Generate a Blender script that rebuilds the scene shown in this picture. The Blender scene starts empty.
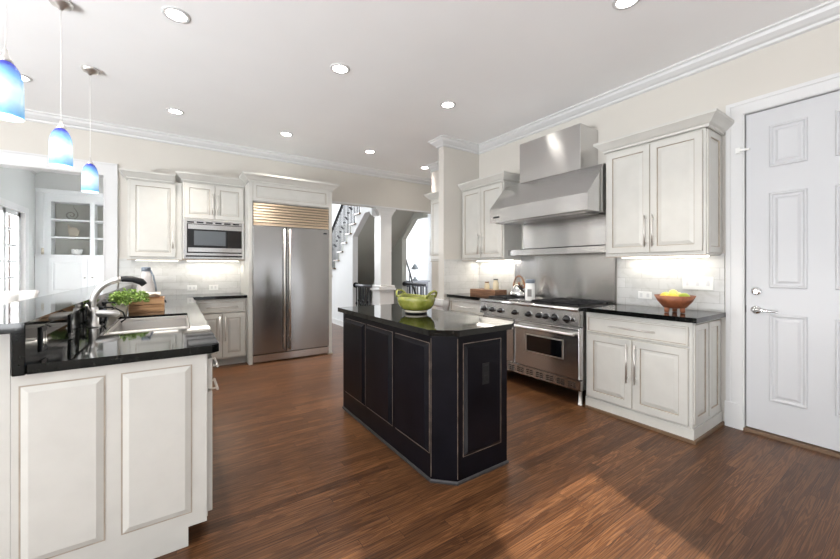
import bpy, bmesh, math, random
from mathutils import Vector, Matrix
random.seed(7)
C = bpy.context.scene
COL = C.collection
PI = math.pi

# ------------------------------------------------------------------ camera
cam_d = bpy.data.cameras.new('camera')
cam = bpy.data.objects.new('camera', cam_d); COL.objects.link(cam)
cam.location = (0, 0, 1.28)
cam.rotation_euler = (PI/2, 0, -math.radians(34.25))
cam_d.sensor_width = 36
cam_d.lens = 358/840*36
cam_d.shift_y = -11.5/840
cam_d.clip_start = .05
C.camera = cam
# ------------------------------------------------------------------ world, light, exposure
W = bpy.data.worlds.new('world'); C.world = W; W.use_nodes = True
bg = W.node_tree.nodes['Background']
bg.inputs['Color'].default_value = (.93, .97, 1, 1); bg.inputs['Strength'].default_value = .8
C.view_settings.view_transform = 'Standard'; C.view_settings.look = 'None'
C.view_settings.gamma = 1; C.view_settings.use_curve_mapping = False
C.view_settings.exposure = 1.0

def area(name, loc, direction, sx, sy, power, col=(1, 1, 1), spread=PI):
    d = bpy.data.lights.new(name, 'AREA'); d.shape = 'RECTANGLE'; d.size = sx; d.size_y = sy
    d.energy = power; d.color = col; d.spread = spread
    o = bpy.data.objects.new(name, d); COL.objects.link(o); o.location = loc
    o.rotation_euler = Vector(direction).to_track_quat('-Z', 'Y').to_euler()
    return o
sun_d = bpy.data.lights.new('sun', 'SUN'); sun_d.energy = 6.5; sun_d.angle = math.radians(.8); sun_d.color = (1, .97, .94)
sun = bpy.data.objects.new('sun', sun_d); COL.objects.link(sun); sun.location = (0, -8, 6)
sun.rotation_euler = Vector((.27, .877, -.53)).to_track_quat('-Z', 'Y').to_euler()
DAY = (.94, .97, 1)
area('added_rear_uplight', (-2.0, -3.0, .55), (0, .6, 1), 3.0, .9, 62, DAY)  # added unseen lamp, aimed up to brighten ceiling and room
area('added_left_uplight', (-5.3, .5, .55), (.6, 0, 1), 5.4, .9, 560, DAY)  # added lamp at sill height, tilted up for a brighter ceiling
area('added_low_light', (2.72, -2.75, .78), (0, 1, 0), 1.7, .62, 9, DAY)  # added lamp for the bright band reflected in the refrigerator doors
area('daylight_family_room', (-3.8, 8.0, 1.5), (1, 0, .1), 2.4, 2.4, 420, DAY)
area('added_hall_light', (1.0, 12.4, 2.9), (.2, -1, -.1), 3.0, 2.6, 215, DAY)  # added lamp outside an invented window hole, brightens the stair hall
area('added_foyer_light', (7.5, 7.6, 1.9), (-1, 0, 0), 2.4, 2.2, 110, DAY)  # added lamp beyond an invented opening, brightens the foyer

# ------------------------------------------------------------------ materials
MATS = {}
class NT:
    def __init__(s, name):
        m = bpy.data.materials.new(name); m.use_nodes = True
        s.m = m; s.t = m.node_tree; s.b = s.t.nodes['Principled BSDF']; MATS[name] = m
    def n(s, kind, **kw):
        nd = s.t.nodes.new(kind)
        for k, v in kw.items():
            if isinstance(v, (int, float, tuple, list)) and k in nd.inputs: nd.inputs[k].default_value = v
            else: setattr(nd, k, v)
        return nd
    def l(s, a, b): s.t.links.new(a, b)
    def ramp(s, fac, stops):
        r = s.n('ShaderNodeValToRGB'); e = r.color_ramp.elements
        while len(e) < len(stops): e.new(.5)
        for i, (p, c) in enumerate(stops):
            e[i].position = p; e[i].color = (*c, 1) if len(c) == 3 else c
        s.l(fac, r.inputs[0]); return r
def simple(name, col, rough=.5, metal=0, spec=.5, coat=0, **kw):
    q = NT(name); b = q.b
    b.inputs['Base Color'].default_value = (*col, 1); b.inputs['Roughness'].default_value = rough
    b.inputs['Metallic'].default_value = metal; b.inputs['Specular IOR Level'].default_value = spec
    b.inputs['Coat Weight'].default_value = coat
    for k, v in kw.items(): b.inputs[k.replace('_', ' ')].default_value = v
    return q
def noisy(name, col, rough, var=.06, scale=4, bump=0, bscale=60, **kw):
    q = simple(name, col, rough, **kw)
    tc = q.n('ShaderNodeTexCoord'); nz = q.n('ShaderNodeTexNoise', Scale=scale, Detail=4.)
    q.l(tc.outputs['Object'], nz.inputs['Vector'])
    r = q.ramp(nz.outputs['Fac'], [(.3, tuple(c*(1-var) for c in col)), (.7, tuple(min(1, c*(1+var)) for c in col))])
    q.l(r.outputs[0], q.b.inputs['Base Color'])
    if bump:
        n2 = q.n('ShaderNodeTexNoise', Scale=bscale, Detail=3.); q.l(tc.outputs['Object'], n2.inputs['Vector'])
        bp = q.n('ShaderNodeBump', Strength=bump, Distance=.002)
        q.l(n2.outputs['Fac'], bp.inputs['Height']); q.l(bp.outputs[0], q.b.inputs['Normal'])
    return q
noisy('wall_paint', (.59, .562, .515), .7, .015, 2, .15, 120)
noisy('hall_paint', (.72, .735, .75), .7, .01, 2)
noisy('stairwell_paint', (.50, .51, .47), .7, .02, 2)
noisy('family_paint', (.62, .63, .62), .7, .01, 2)
noisy('ceiling_paint', (.93, .93, .93), .8, .01, 2)
noisy('trim_white', (.66, .66, .66), .35, .01, 3)
noisy('door_white', (.57, .575, .59), .38, .01, 3)
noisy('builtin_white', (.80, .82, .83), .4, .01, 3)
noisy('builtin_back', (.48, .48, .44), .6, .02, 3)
noisy('cabinet_cream', (.56, .55, .515), .33, .03, 9)
noisy('glaze', (.36, .31, .25), .45, .15, 14)
noisy('island_black', (.0045, .0042, .0065), .30, .35, 6, .1, 40, spec=.13)
noisy('island_wear', (.15, .115, .09), .35, .6, 18)
noisy('island_shoe', (.035, .033, .035), .3, .3, 20)
simple('chrome', (.75, .75, .76), .08, 1)
simple('nickel', (.74, .72, .69), .34, 1)
simple('dark_iron', (.018, .018, .022), .4, .4)
simple('rail_grey', (.10, .105, .12), .4, .2)
simple('knob_black', (.008, .008, .009), .22)
simple('black_plastic', (.010, .010, .011), .38, spec=.3)
simple('oven_glass', (.003, .003, .004), .06, coat=.5)
simple('void_black', (.005, .005, .005), .8)
simple('plate_white', (.82, .82, .80), .35)
simple('slot_grey', (.25, .24, .23), .6)
simple('shelf_ceramic', (.85, .85, .83), .3)
simple('lamp_disc', (1, 1, 1), .5, Emission_Color=(1, .95, .87, 1), Emission_Strength=14)
simple('tube_glow', (1, 1, 1), .5, Emission_Color=(1, .93, .82, 1), Emission_Strength=2)
simple('bulb_glow', (1, 1, 1), .5, Emission_Color=(1, .97, .92, 1), Emission_Strength=4)
simple('cork', (.75, .62, .42), .7)
simple('cream_jar', (.78, .68, .48), .25)
simple('copper', (.45, .22, .12), .25, 1)
simple('oat_fabric', (.84, .83, .81), .85)
simple('stool_leg', (.16, .10, .06), .4)
simple('pewter', (.30, .29, .26), .35, .8)
simple('shell_tan', (.42, .37, .30), .45)
simple('stone_beige', (.66, .60, .50), .6)
simple('napkin', (.78, .70, .62), .8)
simple('leaf_green', (.25, .38, .08), .45, Subsurface_Weight=0.0)
simple('soil', (.05, .035, .025), .9)
simple('lemon', (.86, .66, .09), .4)
simple('lime', (.36, .45, .06), .4)
simple('apple_yellow', (.80, .66, .22), .35)
simple('stem_brown', (.08, .05, .03), .7)
simple('carafe_white', (.66, .62, .60), .15)
simple('carafe_grey', (.20, .23, .27), .3)
simple('slate_shade', (.09, .10, .11), .5)
simple('post_dark', (.10, .075, .065), .8)

# glass
q = simple('clear_glass', (.95, .97, .97), .02)
mx = q.n('ShaderNodeMixShader', Fac=.12); tr = q.n('ShaderNodeBsdfTransparent'); gl = q.n('ShaderNodeBsdfGlossy', Roughness=.02)
q.l(tr.outputs[0], mx.inputs[1]); q.l(gl.outputs[0], mx.inputs[2]); q.l(mx.outputs[0], q.t.nodes['Material Output'].inputs[0])

# brushed stainless: grain runs along object 'axis'
def steel(name, stretch, col=(.62, .615, .61), rough=.22):
    q = simple(name, col, rough, 1)
    tc = q.n('ShaderNodeTexCoord'); mp = q.n('ShaderNodeMapping'); mp.inputs['Scale'].default_value = stretch
    nz = q.n('ShaderNodeTexNoise', Scale=1., Detail=5.)
    q.l(tc.outputs['Object'], mp.inputs[0]); q.l(mp.outputs[0], nz.inputs['Vector'])
    r = q.n('ShaderNodeMapRange'); r.inputs['To Min'].default_value = rough-.004; r.inputs['To Max'].default_value = rough+.004
    q.l(nz.outputs['Fac'], r.inputs['Value']); q.l(r.outputs[0], q.b.inputs['Roughness'])
    m2 = q.n('ShaderNodeMapping'); m2.inputs['Scale'].default_value = (2.2, 2.6, .5); n2 = q.n('ShaderNodeTexNoise', Scale=1., Detail=1.)
    q.l(tc.outputs['Object'], m2.inputs[0]); q.l(m2.outputs[0], n2.inputs['Vector'])
    bp = q.n('ShaderNodeBump', Strength=.5, Distance=.02); q.l(n2.outputs['Fac'], bp.inputs['Height']); q.l(bp.outputs[0], q.b.inputs['Normal'])
    tg = q.n('ShaderNodeTangent', direction_type='RADIAL', axis='Z'); q.l(tg.outputs[0], q.b.inputs['Tangent']); q.b.inputs['Anisotropic'].default_value = .8; q.b.inputs['Anisotropic Rotation'].default_value = .25
    return q
steel('steel_horizontal', (1.5, 1.5, 300))
steel('steel_vertical', (250, 250, 1.5))
steel('steel_fridge', (2, 2, 350), (.40, .395, .395), .22)
steel('steel_bronze', (2, 2, 350), (.80, .66, .50), .38)
steel('sink_steel', (60, 60, 60), (.46, .44, .42), .34)

# polished black granite
q = simple('granite', (.01, .011, .01), .045, spec=.45)
tc = q.n('ShaderNodeTexCoord')
vo = q.n('ShaderNodeTexVoronoi', Scale=220.); nz = q.n('ShaderNodeTexNoise', Scale=110., Detail=4.)
q.l(tc.outputs['Object'], vo.inputs['Vector']); q.l(tc.outputs['Object'], nz.inputs['Vector'])
r1 = q.ramp(nz.outputs['Fac'], [(.56, (.0035, .004, .004)), (.70, (.016, .018, .015)), (.82, (.07, .065, .05))])
r2 = q.ramp(vo.outputs['Color'], [(.90, (0, 0, 0)), (1., (.04, .04, .03))])
ad = q.n('ShaderNodeMix', data_type='RGBA', blend_type='ADD'); ad.inputs[0].default_value = 1
q.l(r1.outputs[0], ad.inputs[6]); q.l(r2.outputs[0], ad.inputs[7]); q.l(ad.outputs[2], q.b.inputs['Base Color'])

# oak plank floor, boards run along X
q = simple('oak_floor', (.1, .05, .03), .3, spec=.3)
tc = q.n('ShaderNodeTexCoord')
br = q.n('ShaderNodeTexBrick', Scale=1.)
br.inputs['Color1'].default_value = (0, 0, 0, 1); br.inputs['Color2'].default_value = (1, 1, 1, 1); br.inputs['Mortar'].default_value = (.5, .5, .5, 1)
br.inputs['Mortar Size'].default_value = .0011; br.inputs['Mortar Smooth'].default_value = .1
br.inputs['Brick Width'].default_value = .9; br.inputs['Row Height'].default_value = .0625
br.offset = .37; br.offset_frequency = 3; br.squash = 1.25; br.squash_frequency = 2
q.l(tc.outputs['Object'], br.inputs['Vector'])
sp = q.n('ShaderNodeSeparateXYZ'); q.l(tc.outputs['Object'], sp.inputs[0])
rnd = q.n('ShaderNodeSeparateColor'); q.l(br.outputs['Color'], rnd.inputs[0])
mu = q.n('ShaderNodeMath', operation='MULTIPLY'); mu.inputs[1].default_value = 37; q.l(rnd.outputs[0], mu.inputs[0])
ax = q.n('ShaderNodeMath', operation='ADD'); q.l(sp.outputs[0], ax.inputs[0]); q.l(mu.outputs[0], ax.inputs[1])
cb = q.n('ShaderNodeCombineXYZ'); q.l(ax.outputs[0], cb.inputs[0]); q.l(sp.outputs[1], cb.inputs[1]); q.l(mu.outputs[0], cb.inputs[2])
m1 = q.n('ShaderNodeMapping'); m1.inputs['Scale'].default_value = (.7, 17.0, 1); q.l(cb.outputs[0], m1.inputs[0])
n1 = q.n('ShaderNodeTexNoise', Scale=1.6, Detail=2., Distortion=.6); q.l(m1.outputs[0], n1.inputs['Vector'])
ml = q.n('ShaderNodeMath', operation='MULTIPLY'); ml.inputs[1].default_value = 62; q.l(n1.outputs['Fac'], ml.inputs[0])
sn = q.n('ShaderNodeMath', operation='SINE'); q.l(ml.outputs[0], sn.inputs[0])   # cathedral rings
m2 = q.n('ShaderNodeMapping'); m2.inputs['Scale'].default_value = (5, 260, 1); q.l(cb.outputs[0], m2.inputs[0])
n2 = q.n('ShaderNodeTexNoise', Scale=1., Detail=5.); q.l(m2.outputs[0], n2.inputs['Vector'])
ra = q.ramp(sn.outputs[0], [(0., (.080, .034, .014)), (.22, (.122, .055, .023)), (1., (.142, .066, .028))])
rb = q.ramp(n2.outputs['Fac'], [(.34, (.62, .58, .55)), (.58, (1, 1, 1))])
rc = q.ramp(rnd.outputs[0], [(0., (.62, .58, .56)), (.5, (.92, .90, .88)), (1., (1.25, 1.22, 1.18))])
x1 = q.n('ShaderNodeMix', data_type='RGBA', blend_type='MULTIPLY'); x1.inputs[0].default_value = 1
x2 = q.n('ShaderNodeMix', data_type='RGBA', blend_type='MULTIPLY'); x2.inputs[0].default_value = 1
q.l(ra.outputs[0], x1.inputs[6]); q.l(rb.outputs[0], x1.inputs[7]); q.l(x1.outputs[2], x2.inputs[6]); q.l(rc.outputs[0], x2.inputs[7])
x3 = q.n('ShaderNodeMix', data_type='RGBA'); q.l(br.outputs['Fac'], x3.inputs[0]); q.l(x2.outputs[2], x3.inputs[6]); x3.inputs[7].default_value = (.018, .009, .006, 1)
q.l(x3.outputs[2], q.b.inputs['Base Color'])
rr = q.n('ShaderNodeMapRange'); rr.inputs['To Min'].default_value = .25; rr.inputs['To Max'].default_value = .40
q.l(n2.outputs['Fac'], rr.inputs['Value']); q.l(rr.outputs[0], q.b.inputs['Roughness'])
bp = q.n('ShaderNodeBump', Strength=.25, Distance=.0015); q.l(n2.outputs['Fac'], bp.inputs['Height']); q.l(bp.outputs[0], q.b.inputs['Normal'])

# marble subway tile; 'plane' picks the wall's horizontal axis
def tile(name, ax):
    q = simple(name, (.80, .80, .78), .16)
    tc = q.n('ShaderNodeTexCoord'); sp = q.n('ShaderNodeSeparateXYZ'); q.l(tc.outputs['Object'], sp.inputs[0])
    cb = q.n('ShaderNodeCombineXYZ'); q.l(sp.outputs[ax], cb.inputs[0]); q.l(sp.outputs[2], cb.inputs[1])
    br = q.n('ShaderNodeTexBrick', Scale=1.)
    br.inputs['Color1'].default_value = (.58, .58, .565, 1); br.inputs['Color2'].default_value = (.65, .65, .64, 1)
    br.inputs['Mortar'].default_value = (.48, .475, .46, 1); br.inputs['Mortar Size'].default_value = .002
    br.inputs['Brick Width'].default_value = .30; br.inputs['Row Height'].default_value = .0985
    q.l(cb.outputs[0], br.inputs['Vector'])
    nz = q.n('ShaderNodeTexNoise', Scale=7., Detail=6., Distortion=2.); q.l(tc.outputs['Object'], nz.inputs['Vector'])
    rp = q.ramp(nz.outputs['Fac'], [(.40, (.93, .93, .92)), (.5, (1, 1, 1))])
    mx = q.n('ShaderNodeMix', data_type='RGBA', blend_type='MULTIPLY'); mx.inputs[0].default_value = 1
    q.l(br.outputs['Color'], mx.inputs[6]); q.l(rp.outputs[0], mx.inputs[7]); q.l(mx.outputs[2], q.b.inputs['Base Color'])
    bp = q.n('ShaderNodeBump', Strength=.5, Distance=.001); bp.invert = True
    q.l(br.outputs['Fac'], bp.inputs['Height']); q.l(bp.outputs[0], q.b.inputs['Normal'])
tile('tile_x', 0); tile('tile_y', 1)

# wood for crates
def wood(name, dark, light, stretch=(3, 40, 40)):
    q = simple(name, light, .45)
    tc = q.n('ShaderNodeTexCoord'); mp = q.n('ShaderNodeMapping'); mp.inputs['Scale'].default_value = stretch
    nz = q.n('ShaderNodeTexNoise', Scale=1., Detail=5., Distortion=.8)
    q.l(tc.outputs['Object'], mp.inputs[0]); q.l(mp.outputs[0], nz.inputs['Vector'])
    r = q.ramp(nz.outputs['Fac'], [(.35, dark), (.65, light)]); q.l(r.outputs[0], q.b.inputs['Base Color'])
wood('crate_wood', (.32, .16, .07), (.56, .33, .17))
wood('riser_wood', (.17, .085, .05), (.30, .16, .09), (40, 3, 40))
wood('bowl_wood', (.20, .06, .025), (.36, .13, .06), (12, 12, 12))

# green glazed pottery
q = simple('green_glaze', (.30, .33, .05), .12, coat=.6)
tc = q.n('ShaderNodeTexCoord'); nz = q.n('ShaderNodeTexNoise', Scale=14., Detail=5.)
q.l(tc.outputs['Object'], nz.inputs['Vector'])
r = q.ramp(nz.outputs['Fac'], [(.35, (.15, .17, .02)), (.6, (.28, .29, .055)), (.75, (.38, .37, .11))]); q.l(r.outputs[0], q.b.inputs['Base Color'])
# pendant art glass: deep blue shoulder, white band, blue skirt (bands at fixed height on each shade)
q = simple('pendant_glass', (.5, .7, 1), .12)
tc = q.n('ShaderNodeTexCoord'); sp = q.n('ShaderNodeSeparateXYZ'); q.l(tc.outputs['Object'], sp.inputs[0])
nz = q.n('ShaderNodeTexNoise', Scale=14., Detail=3.); q.l(tc.outputs['Object'], nz.inputs['Vector'])
mr = q.n('ShaderNodeMapRange'); mr.inputs['From Min'].default_value = -.03; mr.inputs['From Max'].default_value = .28
ad = q.n('ShaderNodeMath', operation='MULTIPLY_ADD'); ad.inputs[1].default_value = .06
q.l(nz.outputs['Fac'], ad.inputs[0]); q.l(sp.outputs[2], ad.inputs[2]); q.l(ad.outputs[0], mr.inputs['Value'])
r = q.ramp(mr.outputs[0], [(.10, (.50, .80, 1)), (.24, (.22, .55, .92)), (.42, (.62, .86, 1)), (.60, (.70, .90, 1)), (.78, (.22, .50, .92)), (.95, (.05, .06, .45))])
q.l(r.outputs[0], q.b.inputs['Base Color']); q.l(r.outputs[0], q.b.inputs['Emission Color']); q.b.inputs['Emission Strength'].default_value = .26

# ------------------------------------------------------------------ mesh builder
class MB:
    def __init__(s): s.v = []; s.f = []; s.mi = []; s.sm = []; s.M = None
    def add(s, vs, fs, mat=0, smooth=False):
        k = len(s.v)
        for p in vs:
            p = Vector(p)
            if s.M is not None: p = s.M @ p
            s.v.append(p)
        for f in fs: s.f.append([k+i for i in f]); s.mi.append(mat); s.sm.append(smooth)
        return s
    def box(s, x0, x1, y0, y1, z0, z1, mat=0):
        v = [(x, y, z) for x in (x0, x1) for y in (y0, y1) for z in (z0, z1)]
        return s.add(v, [(0, 1, 3, 2), (4, 6, 7, 5), (0, 4, 5, 1), (2, 3, 7, 6), (0, 2, 6, 4), (1, 5, 7, 3)], mat)
    def prism(s, poly, axis, a, b, mat=0, smooth=False):
        n = len(poly)
        def P(p, t):
            return (t, p[0], p[1]) if axis == 'x' else (p[0], t, p[1]) if axis == 'y' else (p[0], p[1], t)
        v = [P(p, a) for p in poly] + [P(p, b) for p in poly]
        f = [(i, (i+1) % n, n+(i+1) % n, n+i) for i in range(n)]
        s.add(v, f, mat, smooth); s.add(v, [tuple(range(n))[::-1], tuple(range(n, 2*n))], mat)
        return s
    def lathe(s, prof, c=(0, 0, 0), seg=24, mat=0, axis='z', smooth=True, cap=True, sx=1, sy=1):
        v = []
        for r, z in prof:
            for k in range(seg):
                a = 2*PI*k/seg; p = (r*math.cos(a)*sx, r*math.sin(a)*sy, z)
                if axis == 'x': p = (p[2], p[0], p[1])
                elif axis == 'y': p = (p[0], p[2], p[1])
                v.append((p[0]+c[0], p[1]+c[1], p[2]+c[2]))
        f = []
        for i in range(len(prof)-1):
            for k in range(seg):
                a, b = i*seg+k, i*seg+(k+1) % seg
                f.append((a, b, b+seg, a+seg))
        s.add(v, f, mat, smooth)
        if cap:
            k = len(s.v)-len(v)
            for base in (0, (len(prof)-1)*seg):
                s.f.append([k+base+j for j in range(seg)]); s.mi.append(mat); s.sm.append(False)
        return s
    def cyl(s, c, r, h, axis='z', seg=16, mat=0):
        return s.lathe([(r, 0), (r, h)], c, seg, mat, axis)
    def tube(s, pts, r, seg=10, mat=0, closed=False):
        pts = [Vector(p) for p in pts]; n = len(pts); rs = r if isinstance(r, (list, tuple)) else [r]*n
        T = []
        for i in range(n):
            a = pts[i-1] if (i > 0 or closed) else pts[i]; b = pts[(i+1) % n] if (i < n-1 or closed) else pts[i]
            T.append((b-a).normalized())
        up = Vector((0, 0, 1)) if abs(T[0].z) < .9 else Vector((1, 0, 0))
        N = (up - T[0]*up.dot(T[0])).normalized(); v = []
        for i in range(n):
            N = (N - T[i]*N.dot(T[i])).normalized(); B = T[i].cross(N)
            for k in range(seg):
                a = 2*PI*k/seg; v.append(pts[i] + (N*math.cos(a)+B*math.sin(a))*rs[i])
        f = []
        for i in range(n if closed else n-1):
            for k in range(seg):
                a, b = i*seg+k, i*seg+(k+1) % seg; j = ((i+1) % n)*seg
                f.append((a, b, j+(k+1) % seg, j+k))
        s.add(v, f, mat, True)
        if not closed:
            k = len(s.v)-len(v)
            for base in (0, (n-1)*seg):
                s.f.append([k+base+j for j in range(seg)]); s.mi.append(mat); s.sm.append(False)
        return s
    def sphere(s, c, r, mat=0, seg=14, sx=1, sy=1, sz=1):
        pr = [(max(.0005, r*math.sin(PI*i/10)), -r*sz*math.cos(PI*i/10)) for i in range(11)]
        return s.lathe(pr, c, seg, mat, 'z', True, True, sx, sy)
    def sweep(s, prof, path, side=1, mat=0, closed_ends=True):
        # prof: closed polygon of (out, z); path: list of (x, y); out goes to the left (side=1) or right (side=-1)
        n = len(path); m = len(prof); v = []
        for i in range(n):
            p = Vector(path[i]); ns = []
            for a, b in ((i-1, i), (i, i+1)):
                if a >= 0 and b < n:
                    d = (Vector(path[b])-Vector(path[a])).normalized(); ns.append(Vector((-d.y, d.x))*side)
            o = ns[0] if len(ns) == 1 else (ns[0]+ns[1]) / (1+ns[0].dot(ns[1]))
            for a, z in prof: v.append((p.x+o.x*a, p.y+o.y*a, z))
        f = []
        for i in range(n-1):
            for k in range(m):
                a, b = i*m+k, i*m+(k+1) % m; f.append((a, b, b+m, a+m))
        f.append(tuple(range(m))); f.append(tuple(range((n-1)*m, n*m)))
        return s.add(v, f, mat)
    def panel(s, d, pl, a0, a1, z0, z1, t=.02, stile=.058, mats=(0, 1), raised=True, groove=.004, plain=False, outset=.002):
        # a cabinet front: d is the way it faces, pl the plane it stands on
        def pt(a, n, z):
            return {'-y': (a, pl-n, z), '+y': (a, pl+n, z), '-x': (pl-n, a, z), '+x': (pl+n, a, z)}[d]
        R = [(0, 0, 0), (0, t-outset, 1), (outset, t, 0)]
        if plain == 'raised': R = [(0, 0, 1), (0, .002, 1), (groove, .002, 0), (groove+.022, t, 0)]
        elif not plain:
            R += [(stile, t, 1), (stile+groove*.7, t-.009, 1), (stile+groove*1.5, t-.009, 0)]
            if raised: R += [(stile+groove*1.5+.028, t-.002, 0)]
        v = []
        for ins, n, _ in R:
            v += [pt(a0+ins, n, z0+ins), pt(a1-ins, n, z0+ins), pt(a1-ins, n, z1-ins), pt(a0+ins, n, z1-ins)]
        for i in range(len(R)-1):
            f = [(4*i+k, 4*i+(k+1) % 4, 4*i+4+(k+1) % 4, 4*i+4+k) for k in range(4)]
            base = len(s.v) if i == 0 else base
            if i == 0: s.add(v, f, mats[R[0][2]])
            else:
                for g in f: s.f.append([base+j for j in g]); s.mi.append(mats[R[i][2]]); s.sm.append(False)
        e = 4*(len(R)-1)
        s.f.append([base+e+k for k in range(4)]); s.mi.append(mats[0]); s.sm.append(False)
        s.f.append([base+k for k in range(4)]); s.mi.append(mats[0]); s.sm.append(False)
        return s
    def build(s, name, mats, parent=None, origin=(0, 0, 0), bevel=0, keep=False):
        if isinstance(mats, str): mats = [mats]
        me = bpy.data.meshes.new(name)
        o0 = Vector(origin)
        if parent is not None: o0 = Vector(parent['_w']) if '_w' in parent else o0
        me.from_pydata([p-o0 for p in s.v], [], s.f)
        for m in mats: me.materials.append(MATS[m])
        for i, p in enumerate(me.polygons): p.material_index = s.mi[i]; p.use_smooth = s.sm[i]
        if not keep:
            b = bmesh.new(); b.from_mesh(me); bmesh.ops.recalc_face_normals(b, faces=b.faces); b.to_mesh(me); b.free()
        o = bpy.data.objects.new(name, me); COL.objects.link(o)
        o['_w'] = tuple(o0)
        if parent is not None: o.parent = parent
        else: o.location = o0
        if bevel:
            m = o.modifiers.new('bevel', 'BEVEL'); m.width = bevel; m.segments = 2; m.limit_method = 'ANGLE'; m.angle_limit = math.radians(40)
        return o
def thing(name, label, cat, loc, group=None):
    o = bpy.data.objects.new(name, None); COL.objects.link(o); o.location = loc; o['_w'] = tuple(loc)
    o.empty_display_size = .1
    o['label'] = label; o['category'] = cat
    if group: o['group'] = group
    return o
def tag(o, label, cat, group=None):
    o['label'] = label; o['category'] = cat
    if group: o['group'] = group
    return o
def struct(name, mb, mats, parent=None, bevel=0):
    o = mb.build(name, mats, parent, bevel=bevel)
    if parent is None: o['kind'] = 'structure'
    return o
def dup(root, delta, label, group=None):
    def cp(o, par):
        c = o.copy(); COL.objects.link(c)
        if par is not None: c.parent = par
        for ch in list(o.children): cp(ch, c)
        return c
    r = cp(root, None); r.location = root.location + Vector(delta); r['label'] = label
    if group: r['group'] = group
    return r
CB = ['cabinet_cream', 'glaze']

def pull(parent, d, pl, a, z, length, vertical, r=.006, off=.032, name='handle', mat='nickel'):
    m = MB()
    def pt(a_, n, z_):
        return {'-y': (a_, pl-n, z_), '+y': (a_, pl+n, z_), '-x': (pl-n, a_, z_), '+x': (pl+n, a_, z_)}[d]
    h = length/2
    if vertical:
        m.tube([pt(a, off, z-h), pt(a, off, z+h)], r); k = h*.78
        for s_ in (-k, k): m.tube([pt(a, 0, z+s_), pt(a, off, z+s_)], r*.8)
    else:
        m.tube([pt(a-h, off, z), pt(a+h, off, z)], r); k = h*.78
        for s_ in (-k, k): m.tube([pt(a+s_, 0, z), pt(a+s_, off, z)], r*.8)
    return m.build(name, mat, parent)

# ================================================================== STRUCTURE
ZC = 3.07
struct('floor', MB().box(-4.9, 8, -2.6, 12.2, -.1, 0), 'oak_floor')
# kitchen ceiling, family room ceiling, foyer ceiling in one slab; the stair hall is two storeys high
cl = MB()
cl.box(-4.9, 8, -2.6, 6.06, ZC, ZC+.12); cl.box(-4.9, -.5, 6.06, 12.2, ZC, ZC+.12); cl.box(4.32, 8, 6.06, 12.2, ZC, ZC+.12)
struct('ceiling', cl, 'ceiling_paint')
struct('ceiling_hall', MB().box(-.6, 4.32, 6.06, 12.2, 5.6, 5.7), 'ceiling_paint')
# right (range) wall with the white door hole
w = MB(); w.box(3.72, 3.86, -2.4, .075, 0, ZC); w.box(3.72, 3.86, .075, .905, 2.5, ZC); w.box(3.72, 3.86, .905, 5.1, 0, ZC)
struct('wall_right', w, 'wall_paint')
struct('wall_outside_door', MB().box(4.6, 4.7, -1.2, 2.2, 0, ZC), 'void_black')
struct('wall_wing', MB().box(3.053, 3.72, 3.905, 4.02, 0, ZC), 'wall_paint')
w = MB()
w.box(-4.9, -2.2, 5.92, 6.06, 0, ZC); w.box(-2.2, -.735, 5.92, 6.06, 2.45, ZC); w.box(-.735, 1.925, 5.92, 6.06, 0, ZC)
w.box(1.925, 5.3, 5.92, 6.06, 2.41, ZC)
struct('wall_back', w, 'wall_paint')
struct('wall_passage', MB().box(3.86, 5.3, 5.0, 5.1, 0, ZC).box(5.3, 5.42, 5.0, 6.06, 0, ZC), 'wall_paint')
# rear wall: two unseen window holes added for light, and the hole the sun falls through
w = MB(); y0, y1 = -2.54, -2.4
for a, b in ((-4.9, -3.5), (-.5, .10), (1.04, 1.85), (3.6, 3.86)): w.box(a, b, y0, y1, 0, ZC)
w.box(-3.5, -.5, y0, y1, 0, .5); w.box(-3.5, -.5, y0, y1, 2.5, ZC)
w.box(1.85, 3.6, y0, y1, 0, .45); w.box(1.85, 3.6, y0, y1, 1.12, ZC)
w.box(.10, 1.04, y0, y1, 0, .25); w.box(.10, 1.04, y0, y1, 2.35, ZC)
struct('wall_front', w, 'wall_paint')
w = MB(); x0, x1 = -4.9, -4.76
w.box(x0, x1, -2.4, -2.2, 0, ZC); w.box(x0, x1, 3.2, 5.92, 0, ZC); w.box(x0, x1, -2.2, 3.2, 0, .5); w.box(x0, x1, -2.2, 3.2, 2.5, ZC)
struct('wall_left', w, 'wall_paint')
# family room
w = MB(); w.box(-2.24, -2.1, 6.06, 7.3, 0, ZC); w.box(-2.24, -2.1, 8.62, 9.55, 0, ZC); w.box(-2.24, -2.1, 7.3, 8.62, 2.19, ZC)
struct('wall_family_left', w, 'family_paint')
struct('wall_family_back', MB().box(-2.24, -.5, 9.55, 9.69, 0, ZC), 'family_paint')
struct('wall_family_right', MB().box(-.6, -.5, 6.06, 9.55, 0, 5.6), 'family_paint')
struct('ceiling_family_soffit', MB().box(-2.1, -.6, 9.21, 9.55, 2.725, ZC), 'family_paint')
# stair hall
struct('wall_hall_back', MB().box(-.5, 3.03, 12.0, 12.14, 0, 1.6).box(-.5, 3.03, 12.0, 12.14, 4.1, 5.6).box(-.5, -.4, 12.0, 12.14, 1.6, 4.1).box(2.5, 3.03, 12.0, 12.14, 1.6, 4.1).box(3.03, 4.32, 12.0, 12.14, 0, 5.6), 'hall_paint')
# upper part of the kitchen side of the two storey hall
struct('wall_hall_front', MB().box(-.5, 4.32, 5.94, 6.06, ZC+.12, 5.6), 'hall_paint')

def sz(y): return 2.381 - (y-6.767)*.183/.225       # nosing line of the stair
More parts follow.
